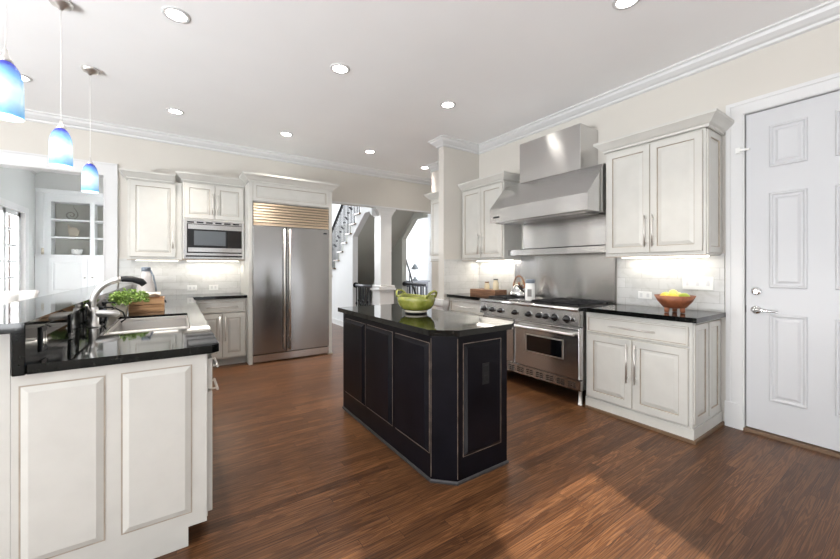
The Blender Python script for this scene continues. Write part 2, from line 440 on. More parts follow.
# stringer wall with an octagonal opening, plane x = 3.03 .. 3.15
RUN, RISE = .225, .183
YT = [6.767 + RUN*i for i in range(-4, 13)]          # front edge (low side) of each tread: y, z=sz(y)
poly = []
sw = MB()
ys = []
yo0, yo1 = 5.98, 6.94
def wallpiece(ya, yb, lo, hi):                        # a vertical strip of the stringer wall, lo/hi = (z at ya, z at yb)
    sw.prism([(ya, lo[0]), (yb, lo[1]), (yb, hi[1]), (ya, hi[0])], 'x', 3.03, 3.15)
def opening_top(y):
    if y <= 6.17: return 2.2 + (y-yo0)/(6.17-yo0)*.155
    if y <= 6.35: return 2.355
    return 2.355 - (y-6.35)/(yo1-6.35)*.42
cuts = sorted(set([6.06, 6.17, 6.35, yo1] + [round(y, 4) for y in YT if y > 6.06]))
for i, a in enumerate(cuts[:-1]):
    b = cuts[i+1]; mid = (a+b)/2
    k = min([y for y in YT if y >= mid-1e-6]); top = sz(k) - .03
    if b <= yo1+1e-6: wallpiece(a, b, (opening_top(a), opening_top(b)), (top, top))
    else: wallpiece(a, b, (0, 0), (top, top))
struct('wall_stair', sw, 'hall_paint')
# second wall behind the stair, octagonal cut to the bright foyer
w = MB()
def vw(ya, yb, lo, hi): w.prism([(ya, lo[0]), (yb, lo[1]), (yb, hi), (ya, hi)], 'x', 4.2, 4.32)
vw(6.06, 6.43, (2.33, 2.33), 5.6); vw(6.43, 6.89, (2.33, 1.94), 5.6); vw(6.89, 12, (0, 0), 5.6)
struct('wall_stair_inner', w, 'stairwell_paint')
struct('wall_upstairs', MB().box(4.195, 4.2, 6.06, 12, 2.6, 5.6), 'hall_paint')
# sloped soffit under the flight
sf = MB()
sf.prism([(6.06, sz(6.06)-.24), (9.37, sz(9.37)-.24), (9.37, sz(9.37)-.19), (6.06, sz(6.06)-.19)], 'x', 3.15, 4.195)
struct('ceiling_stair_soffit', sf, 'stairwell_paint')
# foyer
struct('wall_foyer_back', MB().box(4.32, 7.2, 9.6, 9.74, 0, ZC), 'hall_paint')
struct('wall_foyer_right', MB().box(7.05, 7.2, 6.06, 6.3, 0, ZC).box(7.05, 7.2, 8.9, 9.6, 0, ZC).box(7.05, 7.2, 6.3, 8.9, 0, .7).box(7.05, 7.2, 6.3, 8.9, 3.0, ZC), 'hall_paint')
struct('wall_foyer_front', MB().box(5.42, 7.2, 5.92, 6.06, 0, ZC), 'hall_paint')

# crown moulding of the room
CR = [(0, ZC), (.105, ZC), (.105, ZC-.014), (.088, ZC-.022), (.078, ZC-.045), (.045, ZC-.072), (.026, ZC-.080), (.022, ZC-.098), (.010, ZC-.105), (0, ZC-.108)]
struct('trim_1', MB().sweep(CR, [(3.72, -2.4), (3.72, 3.905), (3.053, 3.905), (3.053, 4.02), (3.72, 4.02), (3.72, 5.1)], 1), 'trim_white')
struct('trim_2', MB().sweep(CR, [(5.3, 5.92), (-4.76, 5.92), (-4.76, -2.4), (3.72, -2.4)], 1), 'trim_white')
struct('trim_3', MB().sweep(CR, [(-2.1, 6.06), (-2.1, 9.55)], -1), 'trim_white')
# casing of the opening to the family room
c = MB()
cp = [(-2.30, 2.575), (-.635, 2.575), (-.635, 0), (-.735, 0), (-.735, 2.45), (-2.2, 2.45), (-2.2, 0), (-2.30, 0)]
c.prism(cp, 'y', 5.902, 5.92)
c.prism([(-2.30, 2.575), (-2.30, 2.595), (-.615, 2.595), (-.615, 0), (-.640, 0), (-.640, 2.575)], 'y', 5.89, 5.92)
c.prism([(-2.2, 2.45), (-.735, 2.45), (-.735, 0), (-.75, 0), (-.75, 2.435), (-2.2, 2.435)], 'y', 5.895, 6.08)
struct('trim_4', c, 'trim_white')
struct('baseboard_hall', MB().box(3.012, 3.03, yo1, 9.7, 0, .11).box(3.005, 3.012, yo1, 9.7, 0, .02), 'trim_white')
struct('trim_5', MB().box(1.925, 5.3, 5.905, 5.92, 2.40, 2.43), 'trim_white')

# tile splashbacks (part of the walls)
struct('wall_tile_back', MB().box(-.60, .80, 5.908, 5.92, .915, 1.40), 'tile_x')
t_ = MB().box(3.708, 3.72, 1.02, 1.88, .915, 1.40).box(3.708, 3.72, 3.22, 3.905, .915, 1.40)
struct('wall_tile_right', t_, 'tile_y')
struct('wall_tile_wing', MB().box(3.06, 3.708, 3.893, 3.905, .915, 1.40), 'tile_x')

# ------------------------------------------------------------------ white six panel door
dl = MB()
a0, a1, z0, z1, xf = .09, .889, .03, 2.487, 3.73
# leaf: slab plus raised mouldings
dl.box(xf, xf+.045, a0, a1, z0, z1)
door = struct('door_1', dl, 'door_white')
for col in ((.555, .756), (.224, .425)):
    for za, zb in ((2.045, 2.36), (1.13, 1.85), (.27, .93)):
        m = MB(); R = [(0, 0), (.006, .007), (.014, .007), (.022, -.003), (.034, -.003), (.05, .006)]; v = []; 
        for ins, n in R:
            v += [(xf-n, col[0]+ins, za+ins), (xf-n, col[1]-ins, za+ins), (xf-n, col[1]-ins, zb-ins), (xf-n, col[0]+ins, zb-ins)]
        f = [(4*i+k, 4*i+(k+1) % 4, 4*i+4+(k+1) % 4, 4*i+4+k) for i in range(len(R)-1) for k in range(4)] + [(20, 21, 22, 23)]
        m.add([(a, b, c_) for a, b, c_ in v], f)
        # shallow field is set in front of the slab so the groove reads
        m.v = [Vector((p.x-.0035, p.y, p.z)) for p in m.v]
        m.build('door_panel', 'door_white', door)
m = MB(); m.lathe([(.0, 0), (.033, 0), (.033, -.006), (.026, -.013), (.011, -.016), (.011, -.05), (.0, -.05)], (xf, .829, .955), 20, 0, 'x')
m.tube([(xf-.045, .829, .955), (xf-.05, .80, .957), (xf-.05, .74, .952), (xf-.045, .70, .948)], [.012, .010, .008, .007])
hd = m.build('door_handle', 'chrome', door)
m = MB(); m.lathe([(.0, 0), (.032, 0), (.032, -.008), (.022, -.018), (.0, -.018)], (xf, .829, 1.10), 20, 0, 'x'); m.box(xf-.034, xf-.016, .825, .833, 1.085, 1.115)
m.build('deadbolt', 'chrome', door)
m = MB(); m.box(xf-.003, xf+.02, .8885, .8905, .93, .985); m.build('latch_plate', 'dark_iron', door)
cs = MB()
o_, i_ = 1.008, .903
pf = [(i_, 0), (o_, 0), (o_, 2.60), (-.03, 2.60), (-.03, 0), (.075, 0), (.075, 2.497), (i_, 2.497)]
cs.prism(pf, 'x', 3.702, 3.72)
cs.prism([(o_-.028, .2), (o_, .2), (o_, 2.60), (-.03, 2.60), (-.03, 2.572), (o_-.028, 2.572)], 'x', 3.694, 3.704)
cs.prism([(i_, .2), (i_+.015, .2), (i_+.015, 2.512), (.06, 2.512), (.06, 2.497), (i_, 2.497)], 'x', 3.697, 3.704)
cs.box(3.69, 3.72, i_-.002, o_+.006, 0, .20)
cs.box(3.705, 3.80, i_-.008, i_, 0, 2.497); cs.box(3.705, 3.80, .075, i_, 2.492, 2.4975)
struct('trim_6', cs, 'trim_white')
struct('trim_7', MB().box(3.695, 3.85, .08, .898, 0, .022), 'stool_leg')
g = MB().box(3.688, 3.702, .915, .945, 2.19, 2.235).box(3.676, 3.69, .86, .93, 2.20, 2.215)
tag(g.build('door_guard', 'plate_white', origin=(3.69, .9, 2.2)), 'small white swing guard on the casing near the top of the white door', 'door guard')

# window in the family room's left wall, seen through the opening
wn = MB()
wn.prism([(7.2, 0), (7.3, 0), (7.3, 2.19), (8.62, 2.19), (8.62, 0), (8.80, 0), (8.80, 2.29), (7.2, 2.29)], 'x', -2.1, -2.075)
win = struct('window_1', wn, 'trim_white')
sash = MB()
for a in (7.3, 7.90, 8.52): sash.box(-2.18, -2.13, a, a+.10, .0, 2.19)
for z in (.02, 2.12): sash.box(-2.18, -2.13, 7.3, 8.62, z, z+.07)
for z in [.35+.255*i for i in range(7)]: sash.box(-2.165, -2.145, 7.3, 8.62, z, z+.028)
for a in (7.6, 8.14, 8.33): sash.box(-2.165, -2.145, a, a+.022, .05, 2.15)
sash.build('window_sash', 'trim_white', win)
MB().box(-2.158, -2.152, 7.35, 8.6, .08, 2.14).build('pane', 'clear_glass', win)
pp = MB().box(-3.06, -2.90, 11.1, 11.26, 0, 3.2)  # dark upright box that draws a dark strip behind the panes
tag(pp.build('dark_post', 'post_dark', origin=(-2.98, 11.18, 0)), 'dark upright outside the family room window', 'post')
for nm, (xa, xb, za, zb) in (('added_window_2', (-3.5, -.5, .5, 2.5)), ('window_3', (.10, 1.04, .25, 2.35)), ('added_window_5', (1.85, 3.6, .45, 1.12))):  # unseen rear windows; the wide and the low one are added for light
    m = MB(); n = max(1, round((xb-xa)/.9))
    for k in range(n+1):
        x = xa+(xb-xa)*k/n; m.box(max(xa, x-.03), min(xb, x+.03), -2.5, -2.44, za, zb)
    m.box(xa, xb, -2.5, -2.44, za, za+.06); m.box(xa, xb, -2.5, -2.44, zb-.06, zb)
    m.box(xa-.1, xa, -2.4, -2.38, za-.1, zb+.1); m.box(xb, xb+.1, -2.4, -2.38, za-.1, zb+.1); m.box(xa, xb, -2.4, -2.38, zb, zb+.1); m.box(xa-.1, xb+.1, -2.4, -2.36, za-.1, za)
    struct(nm, m, 'trim_white')
m = MB()
for k in range(7):
    y = -2.2+5.4*k/6; m.box(-4.86, -4.80, max(-2.2, y-.03), min(3.2, y+.03), .5, 2.5)
m.box(-4.86, -4.80, -2.2, 3.2, .5, .56); m.box(-4.86, -4.80, -2.2, 3.2, 2.44, 2.5)
struct('added_window_4', m, 'trim_white')  # unseen window bank, added to light the room from the left

# ================================================================== BUILT-IN BOOKCASE (family room)
bk = thing('built_in_bookcase', 'white built-in bookcase with open shelves above cupboard doors, seen through the opening', 'bookcase', (-1.5, 9.2, 0))
m = MB(); m.box(-2.095, -.62, 9.19, 9.54, 0, 1.49); m.build('base_cupboard', 'builtin_white', bk)
m = MB(); m.box(-2.095, -.61, 9.16, 9.54, 1.49, 1.525); m.build('ledge', 'builtin_white', bk)
m = MB()
YF = 9.24
m.box(-2.098, -1.90, YF, 9.54, 1.525, 2.66); m.box(-1.37, -1.30, YF, 9.54, 1.525, 2.51); m.box(-.78, -.62, YF, 9.54, 1.525, 2.66)
m.box(-1.90, -.78, YF, 9.54, 2.51, 2.66)
m.sweep([(0, 2.72), (.07, 2.72), (.05, 2.69), (.015, 2.66), (0, 2.655)], [(-.61, YF), (-2.09, YF)], 1)
m.box(-2.05, -1.99, YF-.015, YF, 1.525, 2.66)
m.box(-2.05, -.62, YF, 9.54, 2.655, 2.72)
m.build('shelf_frame', 'builtin_white', bk)
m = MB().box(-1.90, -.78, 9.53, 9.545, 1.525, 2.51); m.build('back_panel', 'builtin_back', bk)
for z in (1.835, 2.165):
    for xa, xb in ((-1.90, -1.37), (-1.30, -.78)):
        MB().box(xa, xb, YF+.01, 9.53, z, z+.03).build('shelf', 'builtin_white', bk)
for (xa, xb), kx in (((-1.925, -1.40), -1.43), ((-1.36, -.83), -1.325)):
    m = MB().panel('-y', 9.19, xa, xb, .80, 1.45, .018, .06, (0, 0)); dd = m.build('cupboard_door', 'builtin_white', bk)
    MB().sphere((kx, 9.155, 1.095), .014).tube([(kx, 9.172, 1.095), (kx, 9.16, 1.095)], .006).build('knob', 'pewter', dd)
MB().box(-1.925, -.83, 9.175, 9.19, .12, .74).build('lower_panel', 'builtin_white', bk)
# ornaments
pts = []
for i in range(40):
    t = i/39; a = 3*PI*t - 3*PI; r = .012+.078*t
    pts.append((-1.65+r*math.cos(a), 9.36, 2.285+r*math.sin(a)))
tail = pts[-1]
pts += [(-1.562, 9.36, 2.33), (-1.580, 9.36, 2.37), (-1.61, 9.36, 2.42), (-1.62, 9.36, 2.47)]
m = MB().tube(pts, [.006+.006*min(1, i/25) if i < 40 else .011-.002*(i-39) for i in range(len(pts))], 8)
zmin = min(p.z for p in m.v); m.v = [Vector((p.x, p.y, p.z-zmin+2.195)) for p in m.v]
tag(m.build('spiral_sculpture', 'pewter', origin=(-1.63, 9.36, 2.195)), 'dark curled spiral sculpture on the top shelf of the white bookcase', 'sculpture')
m = MB()
sh = [(-1.70, 2.115), (-1.66, 2.06), (-1.58, 2.045), (-1.53, 1.99), (-1.545, 1.90), (-1.60, 1.865), (-1.655, 1.867), (-1.685, 1.95)]
m.prism(sh, 'y', 9.34, 9.40)
o = m.build('leaf_vase', 'shell_tan', origin=(-1.62, 9.37, 1.865), bevel=.008)
tag(o, 'tan leaf-shaped pottery piece on the middle bookcase shelf', 'vase')
m = MB().lathe([(.001, 1.527), (.055, 1.527), (.075, 1.56), (.078, 1.60), (.066, 1.625), (.058, 1.622), (.068, 1.60), (.05, 1.54), (.001, 1.54)], (-1.57, 9.36, 0), 20)
for k in range(9):
    a = 2*PI*k/9; m.sphere((-1.57+.066*math.cos(a), 9.36+.066*math.sin(a), 1.62), .018, 0, 8)
tag(m.build('white_dish', 'shelf_ceramic', origin=(-1.57, 9.36, 1.525)), 'small white ruffled dish on the lowest open shelf of the bookcase', 'dish')
m = MB().cyl((-2.0, 9.20, 1.526), .018, .09).sphere((-2.0, 9.20, 1.63), .018)
tag(m.build('candle_holder', 'stone_beige', origin=(-2.0, 9.20, 1.526)), 'tiny beige candle holder at the left end of the bookcase ledge', 'candle holder')

# ================================================================== COLUMN
co = thing('column', 'white square column on a panelled pedestal at the opening to the stair hall', 'column', (3.266, 6.07, 0))
x0, x1, y0, y1 = 3.15, 3.385, 5.935, 6.18
m = MB(); m.box(x0, x1, y0, y1, .95, 2.30); m.build('shaft', 'trim_white', co)
m = MB(); e = .035; m.box(x0-e, x1+e, y0-e, y1+e, 0, .88)
m.box(x0-e-.03, x1+e+.03, y0-e-.03, y1+e+.03, .86, .90); m.box(x0-e-.012, x1+e+.012, y0-e-.012, y1+e+.012, .90, .955)
m.box(x0-e-.02, x1+e+.02, y0-e-.02, y1+e+.02, 0, .16); m.build('pedestal', 'trim_white', co, bevel=.006)
m = MB(); pr = [(0, 2.26), (.03, 2.275), (.055, 2.31), (.06, 2.34), (.09, 2.375), (.10, 2.408), (0, 2.408)]
cx, cy = (x0+x1)/2, (y0+y1)/2
R = [(0, 2.25), (.012, 2.255), (.012, 2.275), (.035, 2.30), (.055, 2.345), (.085, 2.37), (.10, 2.405)]
v = []
for o_, z in R:
    v += [(x0-o_, y0-o_*.1, z), (x1+o_, y0-o_*.1, z), (x1+o_, y1+o_, z), (x0-o_, y1+o_, z)]
f = [(4*i+k, 4*i+(k+1) % 4, 4*i+4+(k+1) % 4, 4*i+4+k) for i in range(len(R)-1) for k in range(4)] + [(0, 1, 2, 3), (24, 25, 26, 27)]
m.add(v, f); m.build('capital', 'trim_white', co)

# ================================================================== STAIRCASE
st = thing('staircase', 'white staircase with black iron balusters rising behind the opening right of the refrigerator', 'staircase', (3.6, 9.6, 0))
for y in YT:
    z = sz(y)
    if z > 3.7 or z < .1: continue
    ya = max(6.07, y-RUN-.005)
    if y < 6.12: continue
    MB().box(2.985, 4.19, ya, y+.028, z-.03, z).build('tread', 'dark_iron' if False else 'stool_leg', st)
    MB().box(3.155, 4.19, y-.02, y, z-RISE, z-.03).build('riser', 'trim_white', st)
    for k in range(3):
        yb = y - .03 - k*RUN/3
        if yb < 6.10: continue
        top = sz(yb) + .80
        m = MB(); m.box(3.015-.009, 3.015+.009, yb-.009, yb+.009, z, top)
        zk = z + .33 + (.10 if k == 1 else -.02 if k == 0 else .2)
        m.lathe([(.007, -.035), (.022, 0), (.007, .035)], (3.015, yb, zk), 8)
        m.build('baluster', 'dark_iron', st)
yA, yB = 6.12, 9.55
m = MB(); m.tube([(3.015, yA, sz(yA)+.84), (3.015, yB, sz(yB)+.84), (3.015, yB+.15, sz(yB)+.80)], .032, 10)
m.build('handrail', 'black_plastic', st)
MB().box(2.97, 3.06, 9.62, 9.71, 0, 1.1).build('newel_post', 'trim_white', st)

def low_rail(name, label, x, ya, yb, z):
    t = thing(name, label, 'railing', (x, yb, 0), None)
    m = MB().tube([(x, ya, z), (x, yb, z)], .030, 12); m.build('handrail', 'rail_grey', t)
    m = MB().cyl((x, yb-.03, z), .055, .03, 'y', 18); m.build('rosette', 'black_plastic', t)
    n = int((yb-ya)/.105)
    for k in range(n):
        y = ya + .06 + k*.105
        m = MB().box(x-.007, x+.007, y-.007, y+.007, 0, z-.02); zk = .62 if k % 2 else .55
        m.lathe([(.007, -.04), (.022, 0), (.007, .04)], (x, y, zk), 8); m.build('baluster', 'dark_iron', t)
    m = MB().box(x-.02, x+.02, ya, yb, .08, .11); m.build('bottom_rail', 'dark_iron', t)
low_rail('stairwell_railing', 'dark railing across the eight-sided opening just left of the white column', 3.09, 6.19, 6.935, .925)
low_rail('foyer_railing', 'dark railing across the bright opening to the right of the white column', 4.26, 6.07, 6.885, .925)
# leaning stair rail in the foyer beyond
t = thing('foyer_stair_rail', 'thin black stair rail slanting down behind the bright opening right of the column', 'railing', (4.5, 7.1, 0))
m = MB().tube([(4.78, 7.70, 1.58), (4.60, 7.20, 1.20), (4.50, 6.85, .80), (4.50, 6.75, .62)], .022, 10); m.build('handrail', 'black_plastic', t)
for (x, y, z) in ((4.78, 7.70, 1.58), (4.60, 7.20, 1.20), (4.50, 6.80, .72)):
    MB().box(x-.008, x+.008, y-.008, y+.008, 0, z).build('baluster', 'dark_iron', t)
# console and lantern
t = thing('console_table', 'dark console table against the far foyer wall under a lantern', 'table', (6.15, 9.3, 0))
MB().box(5.80, 6.55, 9.08, 9.5, .84, .89).build('tabletop', 'rail_grey', t)
MB().box(5.83, 6.52, 9.12, 9.48, .70, .84).build('apron', 'rail_grey', t)
for x in (5.83, 6.46):
    for y in (9.12, 9.42): MB().box(x, x+.06, y, y+.06, 0, .70).build('leg', 'rail_grey', t)
t = thing('lantern', 'grey domed lantern with clear body standing on the foyer console', 'lantern', (6.09, 9.22, .89))
MB().lathe([(.09, .89), (.09, .92), (.05, .95), (.04, 1.0), (.001, 1.0)], (6.09, 9.22, 0), 16).build('base', 'slate_shade', t)
MB().lathe([(.05, 1.0), (.085, 1.06), (.085, 1.18), (.06, 1.24)], (6.09, 9.22, 0), 16, cap=False).build('glass_body', 'clear_glass', t)
MB().lathe([(.12, 1.235), (.115, 1.27), (.06, 1.36), (.02, 1.40), (.015, 1.48), (.001, 1.49)], (6.09, 9.22, 0), 18).build('dome', 'slate_shade', t)

# ================================================================== CABINETS
def crown(parent, path, side, zb, zt, out=.075):
    h = zt-zb
    pr = [(0, zb), (.012, zb+.004), (.014, zb+h*.22), (.028, zb+h*.30), (.05, zb+h*.55), (out-.008, zb+h*.72), (out, zb+h*.78), (out, zt), (0, zt)]
    m = MB().sweep(pr, path, side); o = m.build('crown_moulding', CB, parent)
    q_ = MB().sweep([(.0135, zb+h*.2), (.018, zb+h*.2), (.030, zb+h*.31), (.027, zb+h*.32)], path, side)
    return o
def upper_range(ya, yb, label, n_doors=2, side_panel=False, ends=0):
    t = thing('upper_cabinet', label, 'cabinet', (3.55, (ya+yb)/2, 1.385))
    m = MB(); m.box(3.39, 3.718, ya, yb, 1.385, 2.40, 0)
    m.box(3.382, 3.39, ya, yb, 1.385, 1.41, 0); m.box(3.379, 3.39, ya-.004, yb+.004 if not side_panel else yb, 1.378, 1.387, 1)
    m.build('carcass', CB, t)
    if side_panel: MB().panel('-y', ya, 3.405, 3.70, 1.40, 2.36, .012, .05).build('side_panel', CB, t)
    w_ = (yb-ya-.03)/n_doors
    for k in range(n_doors):
        a = ya+.015+k*w_+.002; b = a+w_-.004
        d_ = MB().panel('-x', 3.39, a, b, 1.415, 2.352, .02, .052).build('door', CB, t)
        ha = b-.028 if k == 0 else a+.028
        if n_doors == 1: ha = b-.028
        pull(d_, '-x', 3.37, ha, 1.60, .27, True)
    yl = ya-.015 if side_panel else ya
    crown(t, {0: [(3.718, yl), (3.375, yl), (3.375, yb), (3.718, yb)], 1: [(3.718, yl), (3.375, yl), (3.375, yb)], 2: [(3.375, yl), (3.375, yb), (3.718, yb)]}[ends], 1, 2.365, 2.465)
    return t
upper_range(1.045, 1.825, 'tall cream double-door wall cabinet right of the steel hood, beside the white door', 2, True)
upper_range(3.11, 3.895, 'cream double-door wall cabinet left of the steel hood in the corner', 2, ends=1)
t = upper_range(4.03, 4.66, 'narrow sliver of a cream wall cabinet beyond the wing wall by the passage', 1, ends=2)
# light rails under the wall cabinets
def strip(name, label, x0, x1, y0, y1, z, parent_dir, power, sx, sy):
    o = MB().box(x0, x1, y0, y1, z, z+.012).build(name, 'tube_glow', origin=((x0+x1)/2, (y0+y1)/2, z+.012))
    tag(o, label, 'light')
    area('cabinet_light', ((x0+x1)/2, (y0+y1)/2, z-.004), (0, 0, -1), sx, sy, power, (1, .93, .82))
strip('strip_light', 'lit strip light under the wall cabinet right of the hood', 3.60, 3.64, 1.10, 1.78, 1.372, 'x', .8, .05, .66)
strip('strip_light', 'lit strip light under the wall cabinet left of the hood', 3.60, 3.64, 3.17, 3.83, 1.372, 'x', 1.3, .05, .66)
strip('strip_light', 'lit strip light under the microwave cabinet', .12, .74, 5.74, 5.78, 1.372, 'y', 1.3, .6, .05)
strip('strip_light', 'lit strip light under the single-door wall cabinet', -.42, .02, 5.74, 5.78, 1.372, 'y', .3, .42, .05)

# single door cabinet on the back wall
t = thing('upper_cabinet', 'cream single-door wall cabinet left of the microwave', 'cabinet', (-.2, 5.75, 1.385))
m = MB().box(-.49, .06, 5.59, 5.915, 1.385, 2.385); m.box(-.495, .062, 5.582, 5.59, 1.378, 1.387, 1); m.build('carcass', CB, t)
d_ = MB().panel('-y', 5.59, -.465, -.005, 1.42, 2.35, .02, .055).build('door', CB, t)
pull(d_, '-y', 5.57, -.035, 1.64, .22, True)
crown(t, [(-.49, 5.915), (-.49, 5.575), (-.014, 5.575)], -1, 2.365, 2.465)
# microwave cabinet
t = thing('upper_cabinet', 'cream two-door wall cabinet above the built-in microwave', 'cabinet', (.43, 5.7, 1.385))
m = MB(); m.box(.066, .105, 5.50, 5.915, 1.385, 2.42); m.box(.755, .787, 5.50, 5.915, 1.385, 2.42)
m.box(.105, .755, 5.50, 5.915, 1.90, 2.42); m.box(.105, .755, 5.51, 5.915, 1.385, 1.425); m.box(.066, .787, 5.49, 5.50, 1.378, 1.40, 1)
m.build('carcass', CB, t)
for a, b, ha in ((.085, .424, .395), (.430, .77, .46)):
    d_ = MB().panel('-y', 5.50, a, b, 1.925, 2.375, .02, .055).build('door', CB, t)
    pull(d_, '-y', 5.48, ha, 2.12, .27, True)
crown(t, [(.066, 5.915), (.066, 5.485), (.787, 5.485)], -1, 2.395, 2.50)
t = thing('microwave', 'black and stainless built-in microwave with a steel trim frame', 'microwave', (.43, 5.7, 1.43))
m = MB(); m.box(.108, .752, 5.50, 5.85, 1.43, 1.88); m.build('body', 'black_plastic', t)
m = MB(); m.box(.08, .775, 5.478, 5.50, 1.855, 1.895); m.box(.08, .775, 5.478, 5.50, 1.405, 1.475); m.box(.08, .113, 5.478, 5.50, 1.475, 1.855); m.box(.748, .775, 5.478, 5.50, 1.475, 1.855)
for k in range(6): m.box(.115+.105*k, .19+.105*k, 5.474, 5.479, 1.865, 1.883, 1)
m.box(.10, .755, 5.473, 5.479, 1.425, 1.445, 1); m.build('trim_frame', ['steel_horizontal', 'black_plastic'], t)
m = MB(); m.box(.125, .745, 5.465, 5.478, 1.785, 1.845); m.box(.125, .745, 5.465, 5.478, 1.49, 1.545); m.build('steel_band', 'steel_horizontal', t)
m = MB().box(.125, .57, 5.470, 5.485, 1.548, 1.782); dd = m.build('door', 'black_plastic', t)
MB().box(.19, .55, 5.466, 5.471, 1.575, 1.765).build('window', 'slate_shade', dd)
MB().box(.573, .745, 5.470, 5.485, 1.548, 1.782).build('control_panel', 'oven_glass', t)

# refrigerator surround
t = thing('refrigerator_surround', 'cream cabinet surround framing the refrigerator with a wide flip-up panel on top', 'cabinet', (1.36, 5.5, 0))
m = MB(); m.box(.79, .835, 5.165, 5.915, 0, 2.42); m.box(1.878, 1.922, 5.165, 5.915, 0, 2.42); m.box(.835, 1.878, 5.175, 5.915, 2.165, 2.42)
m.build('carcass', CB, t)
MB().panel('-y', 5.175, .838, 1.875, 2.175, 2.42, .02, .042).build('top_panel', CB, t)
MB().box(1.922, 1.935, 5.17, 5.915, 0, .02).box(1.86, 1.935, 5.155, 5.165, 0, .02).build('shoe', 'glaze', t)
crown(t, [(.79, 5.405), (.79, 5.15), (1.922, 5.15), (1.922, 5.915)], -1, 2.415, 2.525, .085)
t = thing('refrigerator', 'large stainless side-by-side built-in refrigerator', 'refrigerator', (1.36, 5.5, 0))
m = MB().box(.838, 1.875, 5.21, 5.88, .02, 2.155); m.build('body', 'void_black', t)
for a, b, hx in ((.84, 1.260, 1.228), (1.268, 1.873, 1.300)):
    d_ = MB().box(a, b, 5.150, 5.208, .125, 1.845).build('door', 'steel_fridge', t, bevel=.004)
    pull(d_, '-y', 5.150, hx, .985, 1.66, True, .011, .05, mat='nickel')
m = MB(); m.box(.84, 1.873, 5.185, 5.209, 1.85, 2.155, 1)
for k in range(8):
    z = 1.855+k*.0375; m.prism([(5.152, z+.004), (5.185, z+.000), (5.185, z+.031), (5.160, z+.031)], 'x', .845, 1.868, 0)
m.box(.845, 1.868, 5.152, 5.17, 1.852, 1.872, 0)
m.build('louvre_grille', ['steel_bronze', 'void_black'], t)
m = MB().box(.84, 1.873, 5.165, 5.205, .02, .112); m.build('toe_grille', 'steel_horizontal', t)
m = MB().box(1.79, 1.84, 5.146, 5.150, 1.775, 1.795).build('badge', 'dark_iron', t)

# base cabinet right of the corner on the back wall
def base_fronts(t, d, pl, a, b, handles=True):
    dr = MB().panel(d, pl, a+.012, b-.012, .70, .845, .02, .012, groove=.003, raised=False).build('drawer', CB, t)
    n = pl
    pull(dr, d, pl-.02 if d[0] == '-' else pl+.02, (a+b)/2, .775, .36, False)
    mid = (a+b)/2
    for k, (u, v_) in enumerate(((a+.012, mid-.002), (mid+.002, b-.012))):
        dd = MB().panel(d, pl, u, v_, .115, .685, .02, .058).build('door', CB, t)
        pull(dd, d, pl-.02 if d[0] == '-' else pl+.02, (v_-.03) if k == 0 else (u+.03), .49, .32, True)
t = thing('base_cabinet', 'cream base cabinet with a drawer and two doors left of the refrigerator', 'cabinet', (.5, 5.6, 0))
m = MB(); m.box(.215, .787, 5.30, 5.915, .095, .878, 0); m.box(.215, .787, 5.36, 5.915, 0, .095, 0); m.build('carcass', CB, t)
base_fronts(t, '-y', 5.30, .215, .775)
# right base cabinet
t = thing('base_cabinet', 'cream base cabinet with two doors between the range and the white door', 'cabinet', (3.42, 1.45, 0))
m = MB(); m.box(3.13, 3.718, 1.045, 1.868, 0, .878, 0); m.box(3.118, 3.13, 1.045, 1.868, 0, .10, 0); m.box(3.118, 3.718, 1.033, 1.045, 0, .10, 0)
m.build('carcass', CB, t)
base_fronts(t, '-x', 3.13, 1.055, 1.862)
for a, b in ((3.145, 3.40), (3.42, 3.66)):
    MB().panel('-y', 1.045, a, b, .13, .86, .012, .045).build('side_panel', CB, t)
MB().box(3.103, 3.118, 1.022, 1.868, 0, .022).box(3.103, 3.718, 1.018, 1.022, 0, .022).box(3.118, 3.718, 1.022, 1.033, 0, .022).build('shoe', 'stool_leg', t)
# left base cabinet (in the corner)
t = thing('base_cabinet', 'cream base cabinet in the corner left of the range, half hidden by the island', 'cabinet', (3.42, 3.53, 0))
m = MB(); m.box(3.13, 3.718, 3.178, 3.89, .095, .878, 0); m.box(3.19, 3.718, 3.178, 3.89, 0, .095, 0); m.build('carcass', CB, t)
base_fronts(t, '-x', 3.13, 3.182, 3.84)
# low post bracket at the end of the wing wall
m = MB().sweep([(0, .68), (.02, .69), (.03, .73), (.055, .77), (.06, .80), (.06, .845), (0, .845)], [(3.10, 3.905), (3.053, 3.905), (3.053, 4.02), (3.10, 4.02)], 1)
o = m.build('corbel', 'trim_white', origin=(3.05, 3.96, .68)); tag(o, 'white moulded cap on the end of the wing wall just above island height', 'moulding')

# countertops
def slab(name, polys, z0, z1, label, cat, origin, bevel=.006, extra=None):
    m = MB()
    for p in polys: m.prism(p, 'z', z0, z1)
    o = m.build(name, 'granite', origin=origin, bevel=bevel); tag(o, label, cat); return o
slab('countertop', [[(3.095, 1.01), (3.718, 1.01), (3.718, 1.872), (3.095, 1.872)]], .880, .917, 'black granite worktop right of the range under the fruit bowl', 'countertop', (3.4, 1.45, .88))
slab('countertop', [[(3.095, 3.172), (3.718, 3.172), (3.718, 3.890), (3.095, 3.890)]], .880, .917, 'black granite worktop in the corner left of the range', 'countertop', (3.4, 3.5, .88))

